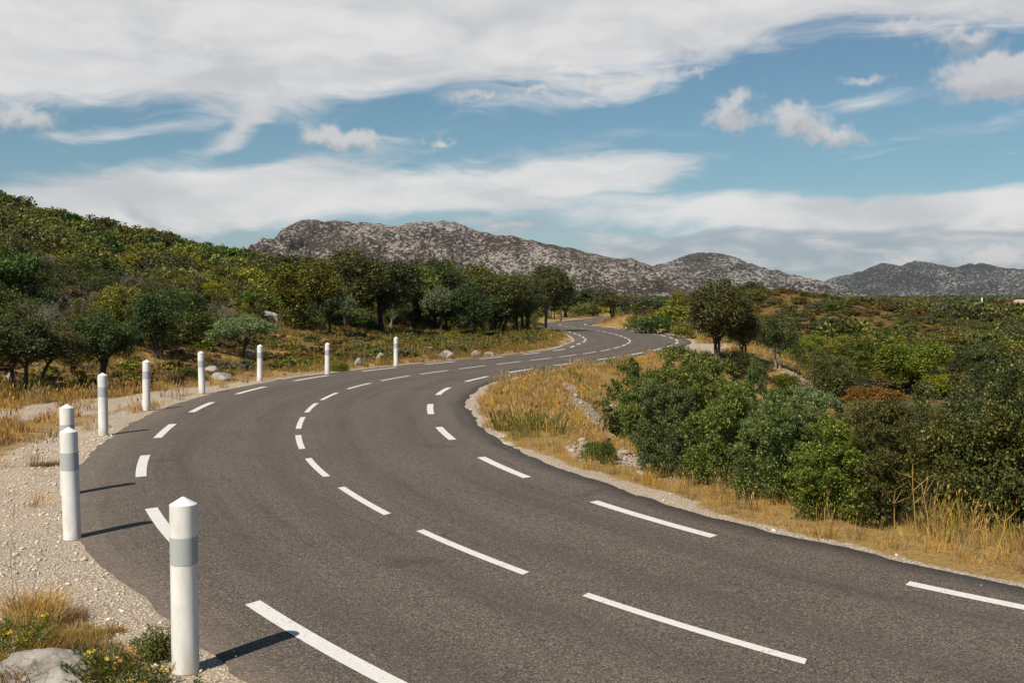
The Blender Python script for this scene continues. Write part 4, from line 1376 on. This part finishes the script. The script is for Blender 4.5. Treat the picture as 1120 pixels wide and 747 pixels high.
GT = []
for k, (nb, h, sp, bw, hd, mt) in enumerate([
        (34, .30, .12, .006, False, 'dry'), (26, .42, .13, .006, True, 'dry'), (40, .16, .14, .007, False, 'dry'),           # 0-2 fine
        (26, .34, .16, .013, False, 'dry'), (26, .46, .18, .013, True, 'dry'), (30, .2, .2, .016, False, 'dry'),              # 3-5 coarse, for farther off
        (30, .26, .14, .008, False, 'drybrown'), (26, .36, .18, .015, False, 'drybrown'),                                    # 6-7
        (30, .34, .12, .008, False, 'greengrass'), (24, .40, .16, .014, True, 'greengrass'),                                 # 8-9
        (20, .8, .14, .009, True, 'greengrass'), (16, .85, .14, .009, True, 'dry')]):                                        # 10-11 tall
    v_, f_ = tuft(900 + k, nb, h, sp, bw, hd)
    GT.append(tmpl('grass', k, (v_, f_), M[mt]))
gp, gr_, gsx, gi_ = [], [], [], []


def grass_zone(n, box, seed, dens, pick, smin=.7, smax=1.3):
    rng = np.random.default_rng(seed)
    x = rng.uniform(box[0], box[1], n); y = rng.uniform(box[2], box[3], n)
    s_, o_ = near(x, y)
    p = dens(x, y, s_, o_)
    keep = rng.random(n) < p
    x, y, s_, o_ = x[keep], y[keep], s_[keep], o_[keep]
    z = hz(x, y, (s_, o_))
    k = pick(x, y, s_, o_, rng)
    sc_ = rng.uniform(smin, smax, len(x))
    gp.append(np.stack([x, y, z - .01], 1))
    gr_.append(np.stack([rng.normal(size=len(x)) * .12, rng.normal(size=len(x)) * .12, rng.uniform(0, 6.28, len(x))], 1))
    gsx.append(np.stack([sc_ * rng.uniform(.9, 1.3, len(x)), sc_ * rng.uniform(.9, 1.3, len(x)), sc_ * rng.uniform(.75, 1.2, len(x))], 1))
    gi_.append(k)


def fine(d, a, b):
    return np.where(d < 24, a, b)


# right bank
def dens_bank(x, y, s_, o_):
    d = np.hypot(x, y)
    e = o_ - ASPH_R(s_)
    n = fbm(x / 1.3, y / 1.3, 70, 3)
    zg_, _, _ = zones(x, y, s_, o_)
    p = smooth(e + n * .7, .1, .75) * (1 - smooth(o_, 13, 20)) * (1 - .96 * smooth(zg_, .3, .6))
    p = p * np.clip(.72 + n * 1.6, .04, 1) * (d < 80) * (o_ > 0)
    return p


def pick_bank(x, y, s_, o_, rng):
    d = np.hypot(x, y)
    u = rng.random(len(x))
    gn_ = fbm(x / 2.5, y / 2.5, 81, 3)
    k = np.where(u < .40, fine(d, 0, 3), np.where(u < .62, fine(d, 1, 4), np.where(u < .9, fine(d, 2, 5), fine(d, 6, 7))))
    k = np.where((gn_ + u * .5 > .72), fine(d, 8, 9), k)
    return k


grass_zone(19000, (-2.5, 16, 8, 50), 1, dens_bank, pick_bank, .5, .95)
grass_zone(9000, (-2, 22, 46, 80), 2, dens_bank, pick_bank, .5, .95)


# taller, greener grass along the right roadside in front of the bushes
def dens_tall(x, y, s_, o_):
    n = fbm(x / .9, y / .9, 71, 2)
    return smooth(o_, 4.7, 5.6) * (1 - smooth(o_, 8.5, 10)) * smooth(x, 3.4, 5.5) * (y < 22) * np.clip(.7 + n, 0, 1) * np.where(y < 18, 1, .5)


grass_zone(7500, (2.5, 14, 4, 24), 3, dens_tall, lambda x, y, s_, o_, rng: rng.choice([8, 8, 9, 10, 11, 1, 0, 0, 2, 6], len(x)), .5, .95)


# left verge, strip between posts and track, and slope to the oaks
def dens_left(x, y, s_, o_):
    d = np.hypot(x, y)
    e = -o_ + ASPH_L(s_)
    td = track_dist(x, y)
    n = fbm(x / 1.1, y / 1.1, 72, 3)
    zg_, _, _ = zones(x, y, s_, o_)
    p = smooth(e + n * .8, np.interp(s_, [55, 72], [1.2, .25]), np.interp(s_, [55, 72], [3.2, .9])) * (1 - smooth(zg_, .35, .7)) * np.clip(.65 + n * 1.2, .05, 1)
    p = p * np.where(td < 1.2, .02, 1) * (o_ < 0)
    p = np.maximum(p, .17 * (e > .3) * (e < 4) * np.clip(n * 3, 0, 1) * (o_ < 0))
    return p


def pick_left(x, y, s_, o_, rng):
    d = np.hypot(x, y); td = track_dist(x, y)
    u = rng.random(len(x))
    beyond = (x < -13.5) & (d > 30) | (y > 44)
    k = np.where(u < .5, fine(d, 2, 5), np.where(u < .75, fine(d, 0, 3), np.where(u < .9, fine(d, 6, 7), fine(d, 1, 4))))
    kb = np.where(u < .62, 7, np.where(u < .75, 9, np.where(u < .93, 5, 3)))
    return np.where(beyond, kb, k)


grass_zone(11000, (-17, -3, 8, 36), 4, dens_left, pick_left, .6, 1.15)
grass_zone(24000, (-34, 2, 28, 72), 5, lambda x, y, s_, o_: dens_left(x, y, s_, o_), pick_left, .5, .95)
grass_zone(16000, (-34, 12, 60, 130), 6, lambda x, y, s_, o_: dens_left(x, y, s_, o_) * .8, lambda x, y, s_, o_, rng: rng.choice([7, 7, 7, 9, 5], len(x)), .8, 1.4)
grass_zone(5000, (0, 30, 78, 190), 7, lambda x, y, s_, o_: smooth(o_ - ASPH_R(s_), .4, 1.2) * (1 - smooth(o_, 9, 16)) * (o_ > 0), lambda x, y, s_, o_, rng: rng.choice([3, 4, 5, 7], len(x)), 1.0, 1.8)
gn_scatter('grass', np.vstack(gp), np.vstack(gr_), np.vstack(gsx), np.concatenate(gi_), GT, 'dry golden and brown grass on the banks and verges of the road', 'grass')


# ---- pebbles on the shoulders
def pebble(seed):
    rng = np.random.default_rng(seed)
    t = (1 + 5 ** .5) / 2
    v = unit(np.array([(-1, t, 0), (1, t, 0), (-1, -t, 0), (1, -t, 0), (0, -1, t), (0, 1, t), (0, -1, -t), (0, 1, -t), (t, 0, -1), (t, 0, 1), (-t, 0, -1), (-t, 0, 1)], float))
    f = np.array([(0, 11, 5), (0, 5, 1), (0, 1, 7), (0, 7, 10), (0, 10, 11), (1, 5, 9), (5, 11, 4), (11, 10, 2), (10, 7, 6), (7, 1, 8), (3, 9, 4), (3, 4, 2), (3, 2, 6), (3, 6, 8), (3, 8, 9), (4, 9, 5), (2, 4, 11), (6, 2, 10), (8, 6, 7), (9, 8, 1)])
    v = v * rng.uniform(.6, 1.15, (12, 1)) * np.array([1, rng.uniform(.6, .9), rng.uniform(.45, .7)])
    return v, f


PB = [tmpl('gravel', k, pebble(k), M['pebble']) for k in range(6)]
rng = np.random.default_rng(70)
X_, Y_ = [], []
for n, box, k in ((60000, (-14, 0, 5, 24), 1), (9000, (-3, 14, 7, 36), 2), (5000, (-16, -4, 24, 46), 3)):
    X_.append(rng.uniform(box[0], box[1], n)); Y_.append(rng.uniform(box[2], box[3], n))
X_, Y_ = np.concatenate(X_), np.concatenate(Y_)
s_, o_ = near(X_, Y_)
zg_, _, _ = zones(X_, Y_, s_, o_)
e_ = np.where(o_ < 0, -o_ + ASPH_L(s_), o_ - ASPH_R(s_))
keep = ((zg_ > .35) & (e_ > -.02) & (rng.random(len(X_)) < .25 + .75 * zg_)) | ((e_ > -.9) & (e_ < 0) & (rng.random(len(X_)) < .16 * np.exp(np.minimum(e_, 0) / .22)))
X_, Y_, s_, o_, e_ = [v[keep] for v in (X_, Y_, s_, o_, e_)]
Z_ = np.where(e_ < -.1, .003, hz(X_, Y_, (s_, o_)))
sz = np.exp(rng.normal(math.log(.0085), .55, len(X_))) * (1 + np.hypot(X_, Y_) / 60)
sz = np.where(e_ < 0, np.minimum(sz, .009), np.clip(sz, .005, .045))
gn_scatter('gravel', np.stack([X_, Y_, Z_ + sz * .2], 1), rng.uniform(0, 6.28, (len(X_), 3)) * np.array([.05, .05, 1]), np.repeat(sz[:, None], 3, 1) * rng.uniform(.8, 1.2, (len(X_), 3)),
           rng.integers(0, 6, len(X_)), PB, 'pale limestone gravel on the road shoulders', 'gravel')


# ---- rocks
def rock_arr(seed, sx, sy, sz_, sub=3):
    rng = np.random.default_rng(seed)
    v, f = pebble(3)
    t = (1 + 5 ** .5) / 2
    v = unit(np.array([(-1, t, 0), (1, t, 0), (-1, -t, 0), (1, -t, 0), (0, -1, t), (0, 1, t), (0, -1, -t), (0, 1, -t), (t, 0, -1), (t, 0, 1), (-t, 0, -1), (-t, 0, 1)], float))
    for _ in range(sub):
        e = {}
        vl = list(v); nf = []
        for a, b, c in f:
            m_ = []
            for p_, q_ in ((a, b), (b, c), (c, a)):
                kk = (min(p_, q_), max(p_, q_))
                if kk not in e:
                    e[kk] = len(vl); vl.append((vl[p_] + vl[q_]) / np.linalg.norm(vl[p_] + vl[q_]))
                m_.append(e[kk])
            nf += [(a, m_[0], m_[2]), (b, m_[1], m_[0]), (c, m_[2], m_[1]), tuple(m_)]
        v, f = np.array(vl), np.array(nf)
    # cut by random planes for facets, then roughen
    for _ in range(9):
        nrm = unit(rng.normal(size=3)); lim = rng.uniform(.62, .88)
        dd = v @ nrm
        v = v - np.maximum(dd - lim, 0)[:, None] * nrm * .9
    nz = fbm(v[:, 0] * 2.2 + 9 * seed, v[:, 1] * 2.2 + v[:, 2] * 1.7, seed, 5, .6)
    v = v * (1 + nz[:, None] * .14)
    return v * np.array([sx, sy, sz_]), f


x, y, z = ray(48, 745)
o = mk('boulder', *rock_arr(7, .46, .32, .29, 5), M['rock'], smoothed=True)
o.location = (x - .02, y + .1, z - .11); o.rotation_euler = (.1, .12, .3)
tag(o, 'grey cracked limestone boulder in the dry grass left of the nearest post', 'boulder')
RK = [(292, 352, 40, 12, 'pale limestone outcrop on the slope above the umbrella pine'), (268, 349, 22, 8, 'small pale rock left of the outcrop above the umbrella pine'),
      (244, 416, 36, 10, 'long grey rock behind the post left of the umbrella pine'), (232, 408, 22, 8, 'rounded grey rock beside the long grey rock'),
      (392, 400, 15, 9, 'pale upright rock between the two farthest posts'), (416, 393, 14, 8, 'brownish rock left of the farthest post'),
      (487, 392, 22, 9, 'broad pale rock on the verge right of the farthest post'), (520, 390, 18, 7, 'flat rock on the verge further right, below the rich green oak'),
      (470, 383, 9, 4, 'tiny pale rock above the broad pale rock'), (536, 389, 14, 5, 'low rock at the road edge before the olive oak'),
      (270, 388, 26, 6, 'flat stone under the umbrella pine'), (345, 386, 10, 4, 'small pale stone in the grass below the light green pine'),
      (575, 358, 26, 4, 'pale stone strip under the end of the oak row'), (150, 424, 12, 5, 'white stone in the grass behind the posts'), (140, 386, 10, 4, 'white stone beside the lone dark oak'),
      (170, 372, 26, 4, 'bare pale ledge behind the lone dark oak'), (12, 418, 14, 10, 'pale stone under the left edge oak')]
for k, (px, py, w, h, lab) in enumerate(RK):
    x, y, z = ray(px, py)
    d = math.hypot(x, y)
    w_, h_ = w / F * d, h / F * d
    o = mk('rock', *rock_arr(30 + k, w_ / 2, w_ / 2 * .7, h_ * .85, 3), M['rock'], smoothed=True)
    o.location = (x, y, z + h_ * .12); o.rotation_euler = (0, 0, k * 1.1)
    tag(o, lab, 'rock', 'limestone rocks on the left slope')
# rubble on the right bank: one loose heap of stones
b = MB()
rng = np.random.default_rng(8)
for (cx, cy, sx, sy, n) in [(*r_, int(95 * r_[2] / .5)) for r_ in RUB] + [(*p_, .9, 1.0, 70) for p_ in PATH0]:
    xs, ys = cx + rng.normal(size=n) * sx * .85, cy + rng.normal(size=n) * sy * .85
    s_, o_ = near(xs, ys)
    zs_ = hz(xs, ys, (s_, o_))
    for x, y, z, oo in zip(xs, ys, zs_, o_):
        if oo < 4.6: continue
        v, f = pebble(rng.integers(0, 99))
        r = min(.16, math.exp(rng.normal(math.log(.042), .55)))
        a = rng.uniform(0, 6.28); ca, sa = math.cos(a), math.sin(a)
        v = v @ np.array([[ca, sa, 0], [-sa, ca, 0], [0, 0, 1]]) * r + np.array([x, y, z + r * .25])
        b.add(v, None, f)
Vr, Fr = b.arrays()
tag(mk('rubble', Vr, Fr, M['rubble']), 'loose pale limestone rubble spilled down the bank below the road', 'rubble', kind='stuff')


# ---- foreground plants
def plant_arr(seed, n, h, spread, leafl, flower=0):
    """bushy herb: many upright stems closely set with narrow leaves, some with a flower head"""
    rng = np.random.default_rng(seed)
    st = MB(); C_, A_, N2, FC = [], [], [], []
    for k in range(n):
        a = rng.uniform(0, 6.28); r = spread * rng.random() ** .6
        b0 = np.array([math.cos(a) * r * .6, math.sin(a) * r * .6, -.03])
        hh = h * rng.uniform(.55, 1.05) * (1 - .35 * (r / spread) ** 2)
        tip = b0 + np.array([math.cos(a) * r * .6 + rng.normal() * .03, math.sin(a) * r * .6 + rng.normal() * .03, hh])
        P_, R2 = wob(b0, tip, 5, .008, rng, .004, .0018)
        st.add(*tube(P_, R2, 3))
        m_ = int(26 * hh / h) + 4
        t = rng.uniform(.15, 1, m_)[:, None]
        c = P_[0] * (1 - t) + P_[-1] * t
        aa = rng.uniform(0, 6.28, m_)
        ax = unit(np.stack([np.cos(aa), np.sin(aa), rng.uniform(.3, 1.3, m_)], 1))
        C_.append(c + ax * leafl * .45); A_.append(ax)
        if rng.random() < flower: FC.append(P_[-1])
    C_, A_ = np.vstack(C_), np.vstack(A_)
    nr = unit(np.cross(A_, rng.normal(size=A_.shape)))
    lv = leaf_quads(C_, nr, leafl, 4.5, rng, A_)
    fl = None
    if FC:
        FC = np.repeat(np.array(FC), 14, 0)
        FC = FC + rng.normal(size=FC.shape) * np.array([.018, .018, .006])
        fl = leaf_quads(FC, unit(rng.normal(size=FC.shape) * .5 + np.array([0, 0, 1])), .022, 1.2, rng)
    return st.arrays(), lv, fl


FG = [(128, 748, .30, .30, 70, .05, 'spurge_plant', 'low yellow flowered green spurge between the boulder and the nearest post'),
      (158, 764, .24, .2, 56, .12, 'spurge_plant', 'yellow flowered green spurge touching the left foot of the nearest post'),
      (172, 722, .34, .17, 60, .0, 'spurge_plant', 'dark green bushy herb just left of the nearest post'),
      (8, 716, .36, .34, 70, .03, 'spurge_plant', 'yellowish green spurge at the left frame edge above the boulder'),
      (100, 738, .26, .22, 54, .04, 'spurge_plant', 'green spurge behind the right end of the boulder'),
      (214, 764, .16, .08, 12, .0, 'spurge_plant', 'little grassy herb at the right foot of the nearest post')]
for k, (px, py, h, sp, n, fl, nm, lab) in enumerate(FG):
    x, y, z = ray(px, py)
    t = empty(nm, (x, y, z))
    (sv, sf), lv, fv = plant_arr(60 + k, n, h, sp, .045, fl)
    mk('stems', sv, sf, M['spurge'], t)
    mk('leaves', lv[0], lv[1], M['spurge'], t)
    if fv:
        for f_ in range(0, len(fv[0]), 56):
            mk('flower', fv[0][f_:f_ + 56], np.arange(min(56, len(fv[0]) - f_)).reshape(-1, 4), M['flower'], t)
    tag(t, lab, 'plant', 'green herbs at the foot of the nearest post')
# brown cushions and dry tufts round them, each a clump of its own
CL = [(38, 672, .34, .26, 'dry', 'wide pale brown grass clump at the left frame edge, uphill of the boulder'), (70, 682, .2, .2, 'drybrown', 'brown grass clump between the green spurge and the gravel'),
      (105, 700, .12, .14, 'rustc', 'dark brown dried cushion on the gravel near the nearest post'), (125, 694, .10, .09, 'drybrown', 'small grey brown tuft on the gravel beside the dried cushion'),
      (15, 742, .28, .3, 'drybrown', 'brown dry grass in front of the boulder at the corner'), (60, 716, .24, .28, 'drybrown', 'brown dry grass behind the boulder'),
      (50, 510, .16, .24, 'drybrown', 'round dry tuft on the shoulder left of the overlapping posts'), (78, 692, .14, .16, 'dry', 'pale dry tuft in the gravel above the dried cushion'),
      (90, 716, .2, .2, 'drybrown', 'dry grass clump right behind the boulder'), (28, 690, .3, .3, 'dry', 'dry grass clump between the stalks and the spurge'), (110, 735, .22, .26, 'drybrown', 'brown dry clump between the boulder and the yellow flowers'), (80, 700, .16, .2, 'drybrown', 'low brown dry clump uphill of the boulder top')]
for k, (px, py, h, sp, mt, lab) in enumerate(CL):
    x, y, z = ray(px, py)
    v_, f_ = tuft(300 + k, 620 if h > .15 else 300, h * .8, sp, .006, False, .9)
    o = mk('grass_clump', v_, f_, M['drybrown' if mt == 'rustc' else mt])
    o.location = (x, y, z)
    tag(o, lab, 'grass clump', 'dry clumps in the left corner')
# dry stalks
for k, (px, py, top, lean, lab) in enumerate([(12, 690, 560, .03, 'tall thin dry weed stalk at the left frame edge'), (30, 668, 580, .22, 'leaning thin dry weed stalk right of the tall one'), (22, 676, 600, -.05, 'short dry weed stalk between two taller ones')]):
    x, y, z = ray(px, py)
    d = math.hypot(x, y); h = (py - top) / F * d
    rng = np.random.default_rng(k)
    b = MB()
    P_, R2 = wob((0, 0, -.03), (lean, .05, h), 9, .012, rng, .0035, .0015)
    b.add(*tube(P_, R2, 4))
    for _ in range(12):
        q0 = P_[rng.integers(2, 8)]
        P3, R3 = wob(q0, q0 + unit(rng.normal(size=3) * np.array([1, 1, .3]) + np.array([0, 0, .9])) * rng.uniform(.06, .16), 4, .006, rng, .0018, .001)
        b.add(*tube(P3, R3, 3))
        b.add(P3[-1] + pebble(2)[0] * .006, None, pebble(2)[1])
    V_, F_ = b.arrays()
    o = mk('weed_stalk', V_, F_, M['twig']); o.location = (x, y, z)
    tag(o, lab, 'weed', 'dry stalks at the left edge')

# tall fennel stalks on the right verge
for k, (px, py, top) in enumerate([(1003, 590, 512), (1018, 592, 535), (1060, 605, 560), (978, 580, 540), (1088, 612, 566)]):
    x, y, z = ray(px, py)
    d = math.hypot(x, y); h = (py - top) / F * d
    rng = np.random.default_rng(40 + k)
    b = MB()
    P_, R2 = wob((0, 0, -.03), (rng.normal() * .08, rng.normal() * .08, h), 7, .012, rng, .009, .004)
    b.add(*tube(P_, R2, 5))
    for _ in range(9):
        q0 = P_[rng.integers(3, 7)]
        P3, R3 = wob(q0, q0 + unit(rng.normal(size=3) * np.array([1, 1, .2]) + np.array([0, 0, 1.2])) * rng.uniform(.1, .28), 4, .008, rng, .004, .002)
        b.add(*tube(P3, R3, 3))
    V_, F_ = b.arrays()
    o = mk('weed_stalk', V_, F_, M['dry']); o.location = (x, y, z)
    tag(o, ['tallest brown dry stalk before the dark holm oak bush', 'brown dry stalk right beside the tallest one', 'thin brown stalk in the tall grass before the largest bush',
            'short brown stalk before the dark juniper', 'short stalk nearest the right edge of the verge'][k], 'weed', 'dry stalks on the right verge')

# ---- far mast and building on the plain
def at_dist(px, r):
    a, _ = px_dir(px, 333)
    x, y = r * math.sin(a), r * math.cos(a)
    return x, y, float(hz(x, y)[0])


def box_arr(x0, x1, y0, y1, z0, z1):
    v = np.array([(x, y, z) for z in (z0, z1) for x, y in ((x0, y0), (x1, y0), (x1, y1), (x0, y1))], float)
    return v, np.array([(0, 3, 2, 1), (4, 5, 6, 7), (0, 1, 5, 4), (1, 2, 6, 5), (2, 3, 7, 6), (3, 0, 4, 7)])


x, y, z = at_dist(1074, 420)
t = empty('mast', (x, y, z))
V_, Q_ = lathe([(.28, -.3), (.28, .4), (.22, .42), (.18, 5.0), (.06, 5.1)], 16); mk('pole', V_, Q_, M['white'], t, True)
V_, Q_ = box_arr(-.9, .9, -.9, .9, -.3, .25); mk('footing', V_, Q_, M['plaster'], t)
tag(t, 'slim white mast standing on the far plain below the range', 'mast')
x, y, z = at_dist(1126, 400)
t = empty('farm_building', (x, y, z), .1)
V_, Q_ = box_arr(-4.5, 4.5, -2.5, 2.5, -.5, 2.9); w_ = mk('wall', V_, Q_, M['plaster'], t)
v = np.array([(-4.9, -2.9, 2.92), (4.9, -2.9, 2.92), (4.9, 2.9, 2.92), (-4.9, 2.9, 2.92), (-4.9, 0, 4.1), (4.9, 0, 4.1)])
mk('roof', v, [np.array([(0, 1, 5, 4), (2, 3, 4, 5), (3, 2, 1, 0)]), np.array([(0, 4, 3), (1, 2, 5)])], M['tiles'], t)
for xx_ in (-2.6, 0.4, 2.8):
    V_, Q_ = box_arr(xx_ - .45, xx_ + .45, -2.53, -2.45, 1.0, 2.1); mk('window', V_, Q_, M['dark'], t)
tag(t, 'small white farm building on the far plain at the right edge', 'building')

# ------------------------------------------------------------------ thin summer haze
hm = bpy.data.materials.new('haze')
hm.use_nodes = True
hm.node_tree.nodes.clear()
q = G(hm.node_tree)
pv = q.n('ShaderNodeVolumePrincipled', {'Color': (.82, .88, .95), 'Density': 0.00003, 'Anisotropy': 0.2})
ho = q.n('ShaderNodeOutputMaterial')
hm.node_tree.links.new(pv.outputs[0], ho.inputs['Volume'])
V_, Q_ = box_arr(-7500, 7500, -7500, 7500, -30, 215)
tag(mk('haze', V_, Q_, hm), 'thin bluish haze over the plain and the mountains', 'haze', kind='stuff')
